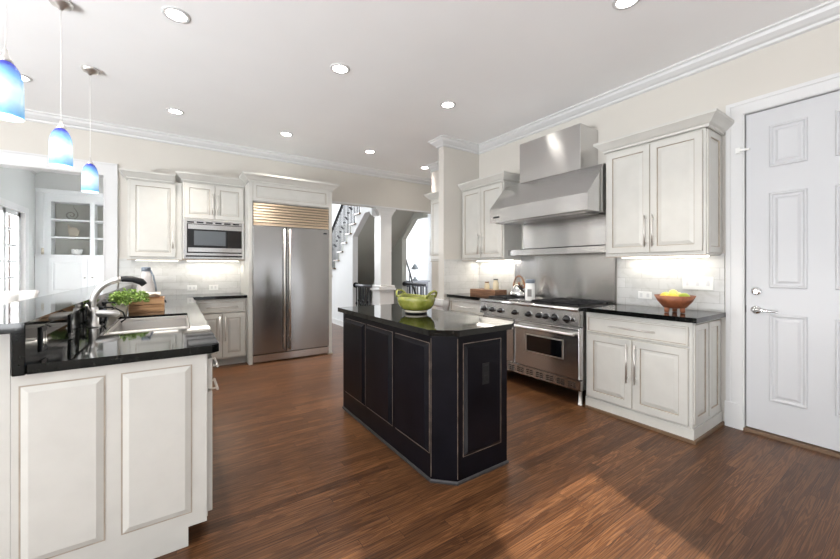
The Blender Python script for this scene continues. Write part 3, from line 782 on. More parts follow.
# ================================================================== RANGE
rg = thing('range', 'stainless professional range with black knobs and cast iron grates', 'range', (3.4, 2.52, 0))
YA, YB = 1.885, 3.165
m = MB(); m.box(3.10, 3.70, YA, YB, .145, .885); m.build('body', 'steel_vertical', rg)
m = MB(); m.prism([(3.032, .745), (3.10, .735), (3.10, .885), (3.045, .885), (3.044, .87)], 'y', YA, YB)
m.build('control_panel', 'steel_horizontal', rg)
m = MB(); m.tube([(3.045, YA, .895), (3.045, YB, .895)], .020, 14); m.box(3.045, 3.70, YA, YB, .885, .913); m.build('cooktop', 'steel_horizontal', rg)
m = MB().box(3.09, 3.655, YA+.04, YB-.04, .9125, .916).build('burner_tray', 'void_black', rg)
for k, y in enumerate((3.092, 2.962, 2.836, 2.627, 2.447, 2.315, 2.235, 2.136, 2.004, 1.942)):
    r_ = .030 if k < 9 else .014
    m = MB(); m.lathe([(.001, -.044*r_/.03), (r_*.62, -.044*r_/.03), (r_*.7, -.02), (r_, -.014), (r_, 0)], (3.036, y, .80), 20, 0, 'x')
    kb = m.build('knob', 'knob_black', rg)
    MB().lathe([(r_*1.25, 0), (r_*1.25, .006), (.001, .006)], (3.031, y, .80), 20, 0, 'x').build('bezel', 'chrome', kb)
def grate(y0, y1):
    m = MB(); x0, x1 = 3.12, 3.64; z0, z1 = .930, .944
    for x in (x0, (x0+x1)/2, x1-.012): m.box(x, x+.012, y0, y1, z0, z1)
    for k in range(5):
        y = y0+(y1-.012-y0)*k/4; m.box(x0, x1, y, y+.012, z0, z1)
    for x in (x0, x1-.014):
        for y in (y0, y1-.014): m.box(x, x+.014, y, y+.014, .914, z0)
    for x in ((x0*3+x1)/4, (x0+3*x1)/4):
        m.cyl((x, (y0+y1)/2, .916), .045, .014)
    return m.build('grate', 'dark_iron', rg)
for k in range(4):
    if k == 2: continue
    a = YA+.05+k*.295; grate(a, a+(.245 if k == 1 else .285))
MB().box(3.12, 3.64, YA+.05+.55, YA+.05+.875, .914, .93).build('griddle', 'steel_horizontal', rg)
# ovens: wide on the right, narrow on the left
def oven(a, b, window):
    m = MB(); m.box(3.062, 3.10, a, b, .245, .715); d_ = m.build('oven_door', 'steel_horizontal', rg, bevel=.005)
    if window:
        MB().box(3.058, 3.064, window[0]-.012, window[1]+.012, .405, .590).build('window_frame', 'nickel', d_)
        MB().box(3.054, 3.060, window[0], window[1], .417, .578).build('oven_window', 'oven_glass', d_)
    m = MB(); m.tube([(3.012, a+.02, .665), (3.012, b-.02, .665)], .014, 12)
    for y in (a+.05, b-.05): m.tube([(3.064, y, .665), (3.012, y, .665)], .012, 10)
    m.build('oven_handle', 'nickel', d_)
oven(YA+.015, 2.655, (2.073, 2.490)); oven(2.675, YB-.015, None)
m = MB(); m.box(3.064, 3.10, YA, YB, .145, .235, 0)
for k in range(10):
    y = YA+.045+k*.122
    for r_ in range(3): 
        for c_ in range(2): m.box(3.060, 3.066, y+c_*.045, y+.036+c_*.045, .163+r_*.02, .173+r_*.02, 1)
m.build('kick_grille', ['steel_horizontal', 'void_black'], rg)
for x in (3.10, 3.62):
    for y in (YA+.035, YB-.035): MB().lathe([(.022, 0), (.022, .01), (.018, .012), (.018, .145)], (x+.02, y, 0), 14).build('leg', 'nickel', rg)
# steel splashback with warming shelf
sb = thing('steel_splashback', 'stainless splash panel with a warming shelf behind the range', 'splashback', (3.6, 2.55, .92))
MB().prism([(1.890, .92), (3.200, .92), (3.200, 1.382), (3.102, 1.382), (3.102, 1.430), (1.890, 1.430)], 'x', 3.690, 3.716).build('splash_panel', 'steel_horizontal', sb)
MB().box(3.55, 3.716, 1.895, 2.945, 1.515, 1.825).build('upper_panel', 'steel_horizontal', sb)
m = MB(); m.box(3.452, 3.716, 1.860, 3.10, 1.435, 1.475); m.box(3.452, 3.47, 1.860, 3.10, 1.475, 1.500); m.build('shelf', 'steel_horizontal', sb)
MB().box(3.50, 3.66, 1.90, 2.94, 1.476, 1.513).build('shelf_recess', 'void_black', sb)
# hood
hd = thing('range_hood', 'large stainless chimney hood above the range', 'hood', (3.5, 2.46, 1.815))
ya, yb = 1.842, 3.082
m = MB()
prof = [(3.11, 1.815), (3.11, 1.977), (3.39, 2.285), (3.717, 2.285), (3.717, 1.830), (3.14, 1.830), (3.14, 1.815)]
m.prism([(3.11, 1.815), (3.11, 1.977), (3.39, 2.285), (3.717, 2.285), (3.717, 1.832), (3.39, 1.832), (3.39, 1.815)], 'y', ya, yb)
can = m.build('canopy', 'steel_horizontal', hd, bevel=.003)
m = MB().box(3.388, 3.717, 2.085, 2.862, 2.285, 2.752); m.build('chimney', 'steel_horizontal', hd, bevel=.003)
m = MB(); m.box(3.16, 3.38, ya+.05, yb-.05, 1.806, 1.8145)
for k in range(28): m.box(3.17, 3.37, ya+.07+k*.04, ya+.085+k*.04, 1.800, 1.807)
m.build('filters', 'steel_vertical', hd)
MB().box(3.106, 3.110, 2.93, 3.02, 1.865, 1.885).build('badge', 'dark_iron', hd)

# ================================================================== ISLAND
isl = thing('kitchen_island', 'black painted kitchen island with raised panels and a clipped corner', 'island', (1.58, 2.36, 0))
IB = ['island_black', 'island_wear']
base = [(1.262, 3.10), (1.262, 1.735), (1.374, 1.623), (1.795, 1.623), (1.795, 3.10)]
m = MB().prism(base, 'z', .0, .880); m.build('body', IB, isl)
# frames: the long face in -x and the end face in -y carry stiles and rails with panels
for a, b in ((2.635, 3.045), (2.195, 2.605), (1.75, 2.155)):
    MB().panel('-x', 1.262, a, b, .163, .830, .022, 0, (0, 1), True, .004, 'raised').build('panel', IB, isl)
MB().panel('-y', 1.623, 1.415, 1.74, .15, .828, .014, 0, (0, 1), True, .004, 'raised').build('panel', IB, isl)
m = MB()
m.sweep([(0, 0), (.010, 0), (.010, .012), (.005, .018), (0, .018)], [(1.262, 3.10), (1.262, 1.735), (1.374, 1.623), (1.795, 1.623), (1.795, 3.10)], -1)
m.build('shoe', 'island_shoe', isl)
m = MB().box(1.560, 1.618, 1.6065, 1.6125, .56, .69); ou = m.build('outlet', 'black_plastic', isl)
for z in (.595, .655): MB().box(1.572, 1.606, 1.6035, 1.607, z-.018, z+.018).build('socket', 'void_black', ou)
m = MB()   # worn arrises at the corners
for (x, y) in ((1.2605, 1.7345), (1.3735, 1.6215)): m.box(x-.001, x+.002, y-.001, y+.002, .03, .86)
m.build('worn_edge', 'island_wear', isl)
slab('island_countertop', [[(1.222, 3.14), (1.222, 1.70), (1.352, 1.585), (1.80, 1.585), (1.885, 1.64), (1.885, 3.14)]], .882, .918, 'black granite top of the island under the green bowl', 'countertop', (1.55, 2.36, .882), .008)

# ================================================================== PENINSULA
struct('wall_peninsula', MB().box(-.62, -.512, 1.963, 5.90, 0, 1.043), 'cabinet_cream')
PY = 1.963
pn = thing('peninsula_cabinet', 'cream peninsula base cabinet with a two-panel end in the left foreground', 'cabinet', (-.19, 3.4, 0))
m = MB()
ex = [(-.511, 0), (.046, 0), (.046, .088), (.120, .088), (.120, .878), (-.511, .878)]
m.prism(ex, 'y', PY, 1.985); m.build('end_panel', CB, pn)
for a, b in ((-.490, -.243), (-.193, .061)):
    MB().panel('-y', PY, a, b, .150, .835, .010, 0, (0, 1), True, .0055, 'raised').build('raised_panel', CB, pn)
m = MB(); m.box(.10, .125, 1.985, 5.26, .095, .878); m.box(-.511, .10, 1.985, 5.26, .095, .115); m.box(.03, .046, 1.985, 5.26, 0, .095)
m.box(-.511, -.49, 1.985, 5.26, .115, .878); m.build('carcass', CB, pn)
for k, (a, b) in enumerate(((1.99, 2.45), (2.46, 2.92), (2.93, 3.39), (3.40, 3.86), (3.87, 4.33), (4.34, 4.80))):
    for j, (za, zb) in enumerate(((.70, .845), (.115, .685))):
        dr = MB().panel('+x', .125, a, b, za, zb, .02, .05 if j else .012, groove=.004).build('drawer' if not j else 'door', CB, pn)
        pull(dr, '+x', .145, (a+b)/2, (za+zb)/2 if not j else .655, .2, False)
MB().box(-.511, .787, 5.31, 5.915, .0, .878).build('corner_carcass', CB, pn) if False else None
t = thing('corner_cabinet', 'plain cream corner cabinet where peninsula and back counter meet', 'cabinet', (-.15, 5.6, 0))
MB().box(-.505, .210, 5.27, 5.90, 0, .878).build('carcass', CB, t)

# L worktop with the sink hole, granite riser behind it
SX0, SX1, SY0, SY1 = -.345, .072, 2.545, 3.455
X0, X1, Y0 = -.463, .170, 1.938
polys = [[(X0, Y0), (X1-.03, Y0), (X1, Y0+.03), (X1, SY0), (X0, SY0)], [(X0, SY0), (SX0, SY0), (SX0, SY1), (X0, SY1)], [(SX1, SY0), (X1, SY0), (X1, SY1), (SX1, SY1)],
         [(X0, SY1), (X1, SY1), (X1, 5.905), (X0, 5.905)], [(X1, 5.27), (.787, 5.27), (.787, 5.905), (X1, 5.905)]]
slab('countertop', polys, .880, .917, 'long black granite worktop of the peninsula around the sink', 'countertop', (-.15, 3.5, .88), 0)
m = MB().box(-.500, -.464, 1.925, 5.905, .880, 1.043); o = m.build('granite_riser', 'granite', origin=(-.49, 3.5, .88), bevel=.004)
tag(o, 'black granite upstand between the sink worktop and the raised bar', 'upstand')
slab('raised_bar_countertop', [[(-.775, 1.885), (-.455, 1.885), (-.455, 5.90), (-.775, 5.90)]], 1.0445, 1.082, 'black granite raised bar top behind the sink', 'countertop', (-.61, 3.5, 1.045), .006)

# sink
sk = thing('sink', 'stainless double-bowl undermount sink in the peninsula worktop', 'sink', (-.14, 3.0, .70))
def bowl(y0, y1, depth):
    m = MB(); x0, x1 = SX0+.008, SX1-.008; zt = .879; t_ = .006
    def ring(i, z): return [(x0+i, y0+i, z), (x1-i, y0+i, z), (x1-i, y1-i, z), (x0+i, y1-i, z)]
    R = [ring(-.0, zt), ring(.012, zt-depth+.03), ring(.035, zt-depth), ring(.03, zt-depth-.006), ring(.004, zt-depth+.02), ring(-.006, zt-.004)]
    v = [p for r_ in R for p in r_]
    f = [(4*i+k, 4*i+(k+1) % 4, (4*i+4) % 24+(k+1) % 4, (4*i+4) % 24+k) for i in (0, 1, 3, 4, 5) for k in range(4)] + [(8, 9, 10, 11), (12, 13, 14, 15)]
    m.add(v, f); return m
bowl(SY0+.01, 2.845, .15).build('small_bowl', 'sink_steel', sk, bevel=.004); bowl(2.875, SY1-.01, .20).build('large_bowl', 'sink_steel', sk, bevel=.004)
MB().box(SX0+.002, SX1-.002, 2.842, 2.878, .862, .890).build('divider', 'nickel', sk, bevel=.008)
m = MB(); m.box(SX0, SX1, SY0, SY0+.014, .872, .905); m.box(SX0, SX1, SY1-.010, SY1, .872, .90); m.box(SX0, SX0+.008, SY0, SY1, .872, .90); m.box(SX1-.008, SX1, SY0, SY1, .872, .90); m.build('rim', 'nickel', sk, bevel=.003)
for y in (2.70, 3.16): MB().lathe([(.04, 0), (.042, .004), (.02, .004), (.015, .002)], (-.14, y, .735 if y < 2.8 else .685), 18).build('drain', 'chrome', sk)

# faucet
fc = thing('faucet', 'tall brushed nickel gooseneck faucet with a black spray head', 'faucet', (-.415, 2.95, .917))
m = MB().lathe([(.034, .917), (.034, .925), (.026, .93), (.024, .985), (.024, 1.02), (.020, 1.04)], (-.420, 2.95, 0), 20); m.build('base', 'nickel', fc)
m = MB().tube([(-.445, 2.95, .998), (-.40, 2.95, .998), (-.33, 2.95, .995), (-.305, 2.95, .99), (-.295, 2.95, .985)], [.018, .022, .022, .019, .004], 14); m.build('mixer_body', 'nickel', fc)
pts = []
for i in range(12):
    a = PI - i/11*PI*.47; pts.append((-.275+.150*math.cos(a), 2.95, 1.055+.155*math.sin(a)))
m = MB().tube([(-.425, 2.95, 1.0)]+pts, .018, 14); m.build('neck', 'nickel', fc)
e0 = Vector(pts[-1])
m = MB().tube([e0+Vector((-.012, 0, 0)), e0+Vector((.02, 0, .001)), e0+Vector((.06, 0, -.003)), e0+Vector((.10, 0, -.018)), e0+Vector((.118, 0, -.04))], [.016, .019, .020, .022, .018], 14)
m.build('spray_head', 'black_plastic', fc)
m = MB().tube([(-.435, 2.95, 1.0), (-.44, 2.92, 1.03), (-.44, 2.87, 1.06)], [.008, .007, .006], 8); m.build('lever', 'nickel', fc)
for (x, y, h, lab) in ((-.415, 3.20, .105, 'black soap pump just behind the faucet'), (-.415, 3.30, .13, 'taller black soap pump beside the herb pot')):
    t = thing('soap_pump', lab, 'soap dispenser', (x, y, .917))
    MB().lathe([(.018, .917), (.018, .925), (.010, .93), (.010, .917+h-.02)], (x, y, 0), 14).build('stem', 'black_plastic', t)
    MB().lathe([(.014, .917+h-.02), (.014, .917+h), (.001, .917+h)], (x, y, 0), 14).tube([(x, y, .917+h-.008), (x+.06, y, .917+h-.012)], .006).build('spout', 'black_plastic', t)
m = MB().tube([(-.385, 3.05, .918+.006), (-.36, 3.05, 1.0), (-.33, 3.05, 1.02), (-.29, 3.05, .99), (-.275, 3.05, .945), (-.30, 3.05, .9235)], .005, 8)
o = m.build('black_hose', 'black_plastic', origin=(-.33, 3.05, .918)); tag(o, 'thin black hose looping beside the faucet', 'hose')
# outlets on the riser
for y, lab in ((2.13, 'black outlet plate on the granite upstand nearest the camera'), (2.62, 'black outlet plate on the granite upstand near the faucet')):
    t = thing('outlet', lab, 'outlet', (-.464, y, .98))
    MB().box(-.4635, -.457, y-.035, y+.035, .935, 1.035).build('plate', 'black_plastic', t, bevel=.002)
    for yy in (y-.016, y+.016): MB().box(-.4575, -.4555, yy-.011, yy+.011, .955, 1.015).build('socket', 'oven_glass', t)

# bar stool on the far side of the bar
t = thing('bar_stool', 'white upholstered bar stool with a rounded back behind the raised bar', 'stool', (-1.07, 4.0, 0))
m = MB().lathe([(.001, .66), (.20, .66), (.215, .70), (.20, .745), (.001, .755)], (-1.07, 4.0, 0), 28); m.build('seat', 'oat_fabric', t)
m = MB(); v = []; n = 22
for i in range(n):
    a = math.radians(60 + 240*i/(n-1)); fl = abs(i-(n-1)/2)/((n-1)/2)
    top = 1.12 - .02*math.sin(fl*PI) - .02*fl**2
    for (r_, z) in ((.205, .70), (.235, .72), (.25, top-.04), (.262, top-.01), (.245, top), (.222, top-.015), (.205, top-.06)):
        v.append((-1.07+r_*math.cos(a), 4.0+r_*math.sin(a), z))
f = [(i*7+k, i*7+(k+1) % 7, i*7+7+(k+1) % 7, i*7+7+k) for i in range(n-1) for k in range(7)] + [tuple(range(7)), tuple(range((n-1)*7, n*7))]
m.add(v, f, 0, True); m.build('backrest', 'oat_fabric', t)
for a in (45, 135, 225, 315):
    a = math.radians(a); c_, s_ = math.cos(a), math.sin(a)
    MB().tube([(-1.07+.22*c_, 4.0+.22*s_, 0), (-1.07+.15*c_, 4.0+.15*s_, .67)], [.014, .02], 8).build('leg', 'stool_leg', t)
m = MB().tube([(-1.07+.19*math.cos(math.radians(45+90*k)), 4.0+.19*math.sin(math.radians(45+90*k)), .28) for k in range(4)], .010, 8, closed=True); m.build('footrest', 'stool_leg', t)

# herb pot, crate, carafe
hp = thing('potted_herb', 'leafy green herb in a square cream pot beside the faucet', 'plant', (-.375, 3.62, .917))
m = MB(); v = []
for r_, z in ((.050, .917), (.062, 1.01), (.052, 1.01), (.045, .985)): v += [(-.375+a*r_, 3.62+b*r_, z) for a, b in ((-1, -1), (1, -1), (1, 1), (-1, 1))]
f = [(4*i+k, 4*i+(k+1) % 4, 4*i+4+(k+1) % 4, 4*i+4+k) for i in range(3) for k in range(4)] + [(0, 1, 2, 3), (12, 13, 14, 15)]
m.add(v, f); m.build('pot', 'stone_beige', hp)
m = MB(); rnd_ = random.Random(3)
for k in range(520):
    a = rnd_.uniform(0, 2*PI); u = rnd_.random()**.5; h = rnd_.random()
    cx = -.340 + .11*u*math.cos(a)*(1.45 if math.cos(a) > 0 else .75); cy = 3.60+.09*u*math.sin(a); cz = 1.0 + .115*h*(1-.35*u)
    if math.cos(a) > .3: cz += .01
    s_ = rnd_.uniform(.010, .019); d1 = Vector((rnd_.uniform(-1, 1), rnd_.uniform(-1, 1), rnd_.uniform(-.3, .9))).normalized()
    d2 = d1.cross(Vector((rnd_.uniform(-1, 1), rnd_.uniform(-1, 1), rnd_.uniform(-1, 1)))).normalized(); c_ = Vector((cx, cy, cz)); nn = d1.cross(d2)*s_*.25
    m.add([c_-d1*s_, c_+d2*s_*.7-nn, c_+d1*s_*1.1, c_-d2*s_*.7-nn, c_+nn], [(0, 1, 4), (1, 2, 4), (2, 3, 4), (3, 0, 4)])
m.build('foliage', 'leaf_green', hp, keep=True)
for k in range(9):
    a = 2*PI*k/9; MB().tube([(-.375+.02*math.cos(a), 3.62+.02*math.sin(a), .98), (-.35+.07*math.cos(a), 3.62+.06*math.sin(a), 1.06)], .002, 5).build('stem', 'leaf_green', hp)
ct = thing('wooden_crate', 'small slatted wooden crate on the worktop behind the sink', 'crate', (-.20, 3.80, .917))
x0, x1, y0, y1 = -.318, -.085, 3.70, 3.93
m = MB()
for k in range(2):
    z = .925+k*.054; m.box(x0, x1, y0, y0+.012, z, z+.050); m.box(x0, x1, y1-.012, y1, z, z+.050)
    m.box(x0, x0+.012, y0+.012, y1-.012, z, z+.050); m.box(x1-.012, x1, y0+.012, y1-.012, z, z+.05)
m.box(x0, x1, y0, y1, .917, .925); m.box(x0+.015, x1-.015, y0+.015, y1-.015, .925, 1.015)
m.build('slats', 'crate_wood', ct, bevel=.003)
MB().tube([(x1+.001, y0+.09, 1.00), (x1+.012, y0+.09, .985), (x1+.012, y0+.16, .985), (x1+.001, y0+.16, 1.00)], .005).build('handle', 'dark_iron', ct)
nk = MB(); v = []; n = 12
for i in range(n):
    for j in range(n):
        x = x0+.04+.165*i/(n-1); y = y0+.03+.19*j/(n-1); z = 1.062+.010*math.sin(i*.9+j*.5)+.006*math.sin(j*1.7)
        v.append((x, y, z))
k0 = len(v); v += [(p[0], p[1], p[2]-.012 if 0 < 1 else 0) for p in v]
f = [(i*n+j, i*n+j+1, (i+1)*n+j+1, (i+1)*n+j) for i in range(n-1) for j in range(n-1)]
f += [tuple(k0+i for i in q_)[::-1] for q_ in f]
bd = [i for i in range(n)] + [i*n+n-1 for i in range(1, n)] + [(n-1)*n+j for j in range(n-2, -1, -1)] + [i*n for i in range(n-2, 0, -1)]
f += [(bd[i], bd[(i+1) % len(bd)], k0+bd[(i+1) % len(bd)], k0+bd[i]) for i in range(len(bd))]
nk.add(v, f, 0, True); o = nk.build('folded_napkin', 'napkin', origin=(-.2, 3.8, 1.025)); tag(o, 'crumpled pale napkin lying on top of the wooden crate', 'napkin')
cf = thing('carafe', 'tall white tapering carafe with a grey top behind the wooden crate', 'carafe', (-.255, 4.6, .917))
MB().lathe([(.001, .917), (.105, .917), (.108, .925), (.085, 1.02), (.052, 1.18), (.038, 1.25)], (-.255, 4.6, 0), 24).build('body', 'carafe_white', cf)
MB().lathe([(.039, 1.245), (.040, 1.285), (.034, 1.29), (.001, 1.29)], (-.255, 4.6, 0), 24).build('lid', 'carafe_grey', cf)
MB().tube([(-.22, 4.59, 1.26), (-.195, 4.58, 1.20), (-.175, 4.57, 1.10), (-.17, 4.57, 1.04)], .008).build('handle', 'carafe_grey', cf)

# ================================================================== THINGS ON THE ISLAND AND THE RANGE SIDE
gx, gy, gz = 1.60, 2.405, .918
t = thing('pottery_bowl', 'large green glazed pottery bowl with looped handles on the island', 'bowl', (gx, gy, gz))
rv = math.radians(-66)
def wavy(prof, seg=48, amp=.008):
    v = []
    for i, (r_, z, w_) in enumerate(prof):
        for k in range(seg):
            a = 2*PI*k/seg; x = r_*math.cos(a)*1.04; y = r_*math.sin(a)*.97
            zz = z + w_*amp*(math.cos(2*a))
            v.append((gx+x*math.cos(rv)-y*math.sin(rv), gy+x*math.sin(rv)+y*math.cos(rv), gz+.022+(zz-.022)*1.13))
    f = [(i*seg+k, i*seg+(k+1) % seg, (i+1)*seg+(k+1) % seg, (i+1)*seg+k) for i in range(len(prof)-1) for k in range(seg)]
    f += [tuple(range(seg)), tuple(range((len(prof)-1)*seg, len(prof)*seg))]
    return v, f
m = MB(); v, f = wavy([(.085, .022, 0), (.118, .036, 0), (.142, .066, 0), (.152, .100, .3), (.146, .124, 1), (.137, .131, 1), (.128, .122, 1), (.130, .10, .3), (.11, .06, 0), (.06, .035, 0)])
m.add(v, f, 0, True); m.build('bowl_body', 'green_glaze', t)
MB().lathe([(.084, .010), (.092, .012), (.093, .018), (.088, .026), (.001, .026)], (gx, gy, gz), 32).lathe([(.084, 0), (.088, 0), (.088, .010), (.084, .010)], (gx, gy, gz), 32, 1).build('foot_ring', ['stone_beige', 'black_plastic'], t)
for sgn in (-1, 1):
    pts = []
    for i in range(15):
        a = PI*i/14; lx = sgn*(.138+.030*math.sin(a)); ly = -.066*math.cos(a); lz = .128+.052*max(0, math.sin(a))**.8
        pts.append((gx+lx*math.cos(rv)-ly*math.sin(rv), gy+lx*math.sin(rv)+ly*math.cos(rv), gz+lz))
    MB().tube(pts, .0095, 10).build('handle', 'green_glaze', t)

# fruit bowl
fx, fy, fz = 3.36, 1.245, .9195
t = thing('fruit_bowl', 'reddish wooden footed bowl of fruit on the right worktop', 'bowl', (fx, fy, fz))
MB().lathe([(.04, .034), (.08, .042), (.118, .09), (.142, .138), (.136, .138), (.111, .094), (.07, .052), (.001, .05)], (fx, fy, fz), 36).build('bowl_body', 'bowl_wood', t)
for a in (20, 140, 260):
    a = math.radians(a); MB().tube([(fx+.062*math.cos(a), fy+.062*math.sin(a), fz), (fx+.058*math.cos(a), fy+.058*math.sin(a), fz+.045)], [.016, .020], 10).build('foot', 'bowl_wood', t)
FR = [(-.06, .01, 'lemon', 'lemon', 'yellow lemon lying at the left side of the wooden bowl'), (.005, -.055, 'lemon', 'lemon', 'yellow lemon at the front middle of the wooden bowl'),
      (.06, .0, 'lime', 'lime', 'green lime lying at the right of the wooden bowl'), (.0, .06, 'apple_yellow', 'apple', 'yellow apple at the back of the wooden bowl')]
for dx, dy, mt, kd, lab in FR:
    # along the counter (world y) is the view's left-right
    c_ = (fx+dy*.9, fy-dx*1.1, fz+.130)
    m = MB()
    if kd == 'apple': m.lathe([(.001, -.028), (.02, -.033), (.036, -.012), (.037, .01), (.022, .030), (.005, .024), (.001, .022)], c_, 18)
    else: m.lathe([(.001, -.046), (.006, -.042), (.016, -.034), (.030, -.014), (.032, .006), (.024, .026), (.010, .038), (.005, .045), (.001, .046)], c_, 16, 0, 'y')
    tag(m.build(kd, mt, origin=c_), lab, kd)
tag(MB().sphere((fx-.012, fy+.005, fz+.153), .033, 0, 16).build('apple', 'apple_yellow', origin=(fx-.012, fy+.005, fz+.153)), 'yellow apple heaped on top of the fruit', 'apple')

# wooden riser board with two jars
rb = MB().box(3.32, 3.54, 3.20, 3.66, .917, .998)
tag(rb.build('wooden_riser', 'riser_wood', origin=(3.43, 3.42, .917), bevel=.003), 'thick reddish wooden riser in the corner left of the range', 'board')
for (y, h, r_, lab) in ((3.44, .085, .034, 'short squat jar with a cork lid on the wooden riser'), (3.28, .125, .036, 'taller cream jar with a dark lid on the wooden riser')):
    t = thing('storage_jar', lab, 'jar', (3.42, y, .998))
    MB().lathe([(.001, .998), (r_, .998), (r_*1.05, 1.01), (r_*1.02, .998+h*.7), (r_*.75, .998+h*.86), (r_*.75, .998+h)], (3.42, y, 0), 20).build('jar_body', 'cream_jar', t)
    MB().lathe([(r_*.85, .998+h), (r_*.85, .998+h+.016), (.001, .998+h+.016)], (3.42, y, 0), 20).build('lid', 'riser_wood' if h < .1 else 'rail_grey', t)
# kettle on the rear burner
kx, ky, kz = 3.42, 2.90, .944
t = thing('kettle', 'polished steel whistling kettle with a brown arched handle on the range', 'kettle', (kx, ky, kz))
MB().lathe([(.001, 0), (.108, 0), (.114, .012), (.107, .05), (.080, .10), (.050, .128), (.045, .132), (.001, .136)], (kx, ky, kz), 30).build('body', 'chrome', t)
MB().lathe([(.012, .134), (.008, .15), (.014, .16), (.001, .168)], (kx, ky, kz), 14).build('lid_knob', 'copper', t)
pts = [(kx, ky+.085*math.cos(PI*i/14), kz+.085+.155*math.sin(PI*i/14)) for i in range(15)]
MB().tube(pts, .0095, 10).build('handle', 'copper', t)
MB().tube([(kx, ky-.07, kz+.07), (kx, ky-.11, kz+.10), (kx, ky-.13, kz+.125)], [.020, .014, .010], 12).build('spout', 'chrome', t)
# canister with dark lid on the range
cx_, cy_, cz_ = 3.20, 2.56, .9305
t = thing('canister', 'white canister with a dark lid standing on the griddle', 'canister', (cx_, cy_, cz_))
MB().lathe([(.001, 0), (.050, 0), (.052, .01), (.049, .175), (.044, .185)], (cx_, cy_, cz_), 24).build('body', 'plate_white', t)
MB().lathe([(.050, .185), (.050, .222), (.046, .226), (.001, .226)], (cx_, cy_, cz_), 24).build('lid', 'carafe_grey', t)
m = MB(); v = []
for a in range(-4, 5):
    an = PI + .55 + a*.11
    for z in (.04, .12): v.append((cx_+.0515*math.cos(an), cy_+.0515*math.sin(an), cz_+z))
m.add(v, [(2*i, 2*i+2, 2*i+3, 2*i+1) for i in range(8)]); m.build('label_patch', 'slot_grey', t)

# wall plates
def plate_x(y0, y1, z0, z1, gangs, lab, nm='outlet', slots=True):
    t = thing(nm, lab, nm.replace('_', ' '), (3.705, (y0+y1)/2, (z0+z1)/2))
    MB().box(3.700, 3.7075, y0, y1, z0, z1).build('plate', 'plate_white', t, bevel=.002)
    for k in range(gangs):
        c_ = y0+(y1-y0)*(k+.5)/gangs
        if slots: MB().box(3.698, 3.701, c_-.012, c_+.012, (z0+z1)/2-.018, (z0+z1)/2+.018).build('socket', 'slot_grey' if False else 'trim_white', t)
        else: MB().box(3.694, 3.701, c_-.010, c_+.010, (z0+z1)/2-.022, (z0+z1)/2+.022).build('switch', 'trim_white', t)
plate_x(1.09, 1.31, 1.095, 1.205, 3, 'wide white switch plate on the tile above the fruit bowl', 'switch_plate', False)
plate_x(1.56, 1.68, .985, 1.055, 2, 'white outlet plate on the tile left of the fruit bowl')
for a, lab in ((.125, 'left white outlet plate on the tile under the microwave'), (.385, 'right white outlet plate on the tile under the microwave')):
    t = thing('outlet', lab, 'outlet', (a+.055, 5.9, 1.0))
    MB().box(a, a+.115, 5.9005, 5.9075, .965, 1.04).build('plate', 'plate_white', t, bevel=.002)
    for k in (.035, .08): MB().box(a+k-.012, a+k+.012, 5.898, 5.901, .985, 1.02).build('socket', 'trim_white', t)

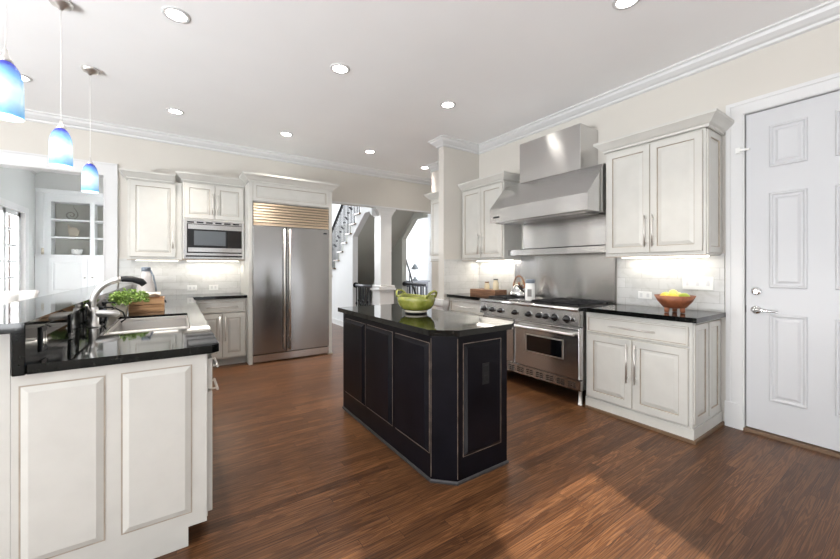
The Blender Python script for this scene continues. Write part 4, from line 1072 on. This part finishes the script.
# ================================================================== PENDANTS AND DOWNLIGHTS
def pendant(y, label):
    x = -.64; zt = 2.215; zb = 1.965
    t = thing('pendant_lamp', label, 'lamp', (x, y, zb), 'blue glass pendants over the bar')
    MB().lathe([(.001, 3.069), (.064, 3.069), (.064, 3.060), (.050, 3.040), (.018, 3.026), (.010, 3.012), (.001, 3.010)], (x, y, 0), 26).build('ceiling_canopy', 'nickel', t)
    MB().tube([(x, y, 3.02), (x, y, 2.25)], .0022, 6).build('cord', 'plate_white', t)
    MB().lathe([(.001, 2.275), (.007, 2.27), (.010, 2.245), (.020, 2.228), (.026, 2.215), (.001, 2.212)], (x, y, 0), 18).build('socket_cap', 'nickel', t)
    pr = [(.020, zt), (.032, zt-.01), (.045, zt-.035), (.054, zt-.07), (.058, zt-.11), (.059, zb), (.056, zb), (.055, zt-.11), (.051, zt-.07), (.042, zt-.037), (.028, zt-.014), (.014, zt-.006)]
    MB().lathe(pr, (x, y, 0), 32, cap=False).build('shade', 'pendant_glass', t)
    MB().lathe([(.001, 2.20), (.012, 2.19), (.018, 2.12), (.024, 2.07), (.018, 2.03), (.001, 2.015)], (x, y, 0), 16).build('bulb', 'bulb_glow', t)
    d = bpy.data.lights.new('pendant_light', 'POINT'); d.energy = 1.6; d.color = (1, .95, .88); d.shadow_soft_size = .04
    o = bpy.data.objects.new('pendant_light', d); COL.objects.link(o); o.location = (x, y, 1.93)
    return t
pendant(3.345, 'middle of the three blue glass pendants over the bar')
pendant(4.33, 'farthest blue glass pendant, hanging in front of the bookcase opening')
pendant(2.40, 'nearest blue glass pendant, cut by the left edge')

DL = [(0, 3.06, 'ceiling downlight nearest the middle pendant, second from the left top'), (1.215, 3.06, 'ceiling downlight over the far end of the island'), (2.46, 3.07, 'ceiling downlight in front of the hood'),
      (-.01, 4.95, 'ceiling downlight in front of the single-door wall cabinet'), (1.215, 4.96, 'ceiling downlight in front of the refrigerator'), (2.46, 4.98, 'ceiling downlight left of the wing wall near the passage'),
      (3.66, 5.22, 'ceiling downlight deep in the passage beyond the wing wall'), (2.49, 1.20, 'ceiling downlight cut by the top edge of the photo'), (-1.215, 4.88, 'ceiling downlight behind the nearest pendant at the left edge')]
for x, y, lab in DL:
    t = thing('downlight', lab, 'ceiling light', (x, y, ZC), 'recessed ceiling downlights')
    MB().lathe([(.062, -.001), (.064, -.008), (.084, -.006), (.088, -.0005), (.062, -.0005)], (x, y, ZC), 32, cap=False).build('trim_ring', 'trim_white', t)
    MB().lathe([(.001, -.004), (.063, -.004), (.063, -.0015), (.001, -.0015)], (x, y, ZC), 32).build('lens', 'lamp_disc', t)
    d = bpy.data.lights.new('downlight_lamp', 'AREA'); d.shape = 'DISK'; d.size = .12; d.energy = 5.2; d.color = (1, .93, .84); d.spread = math.radians(84)
    o = bpy.data.objects.new('downlight_lamp', d); COL.objects.link(o); o.location = (x, y, ZC-.012)
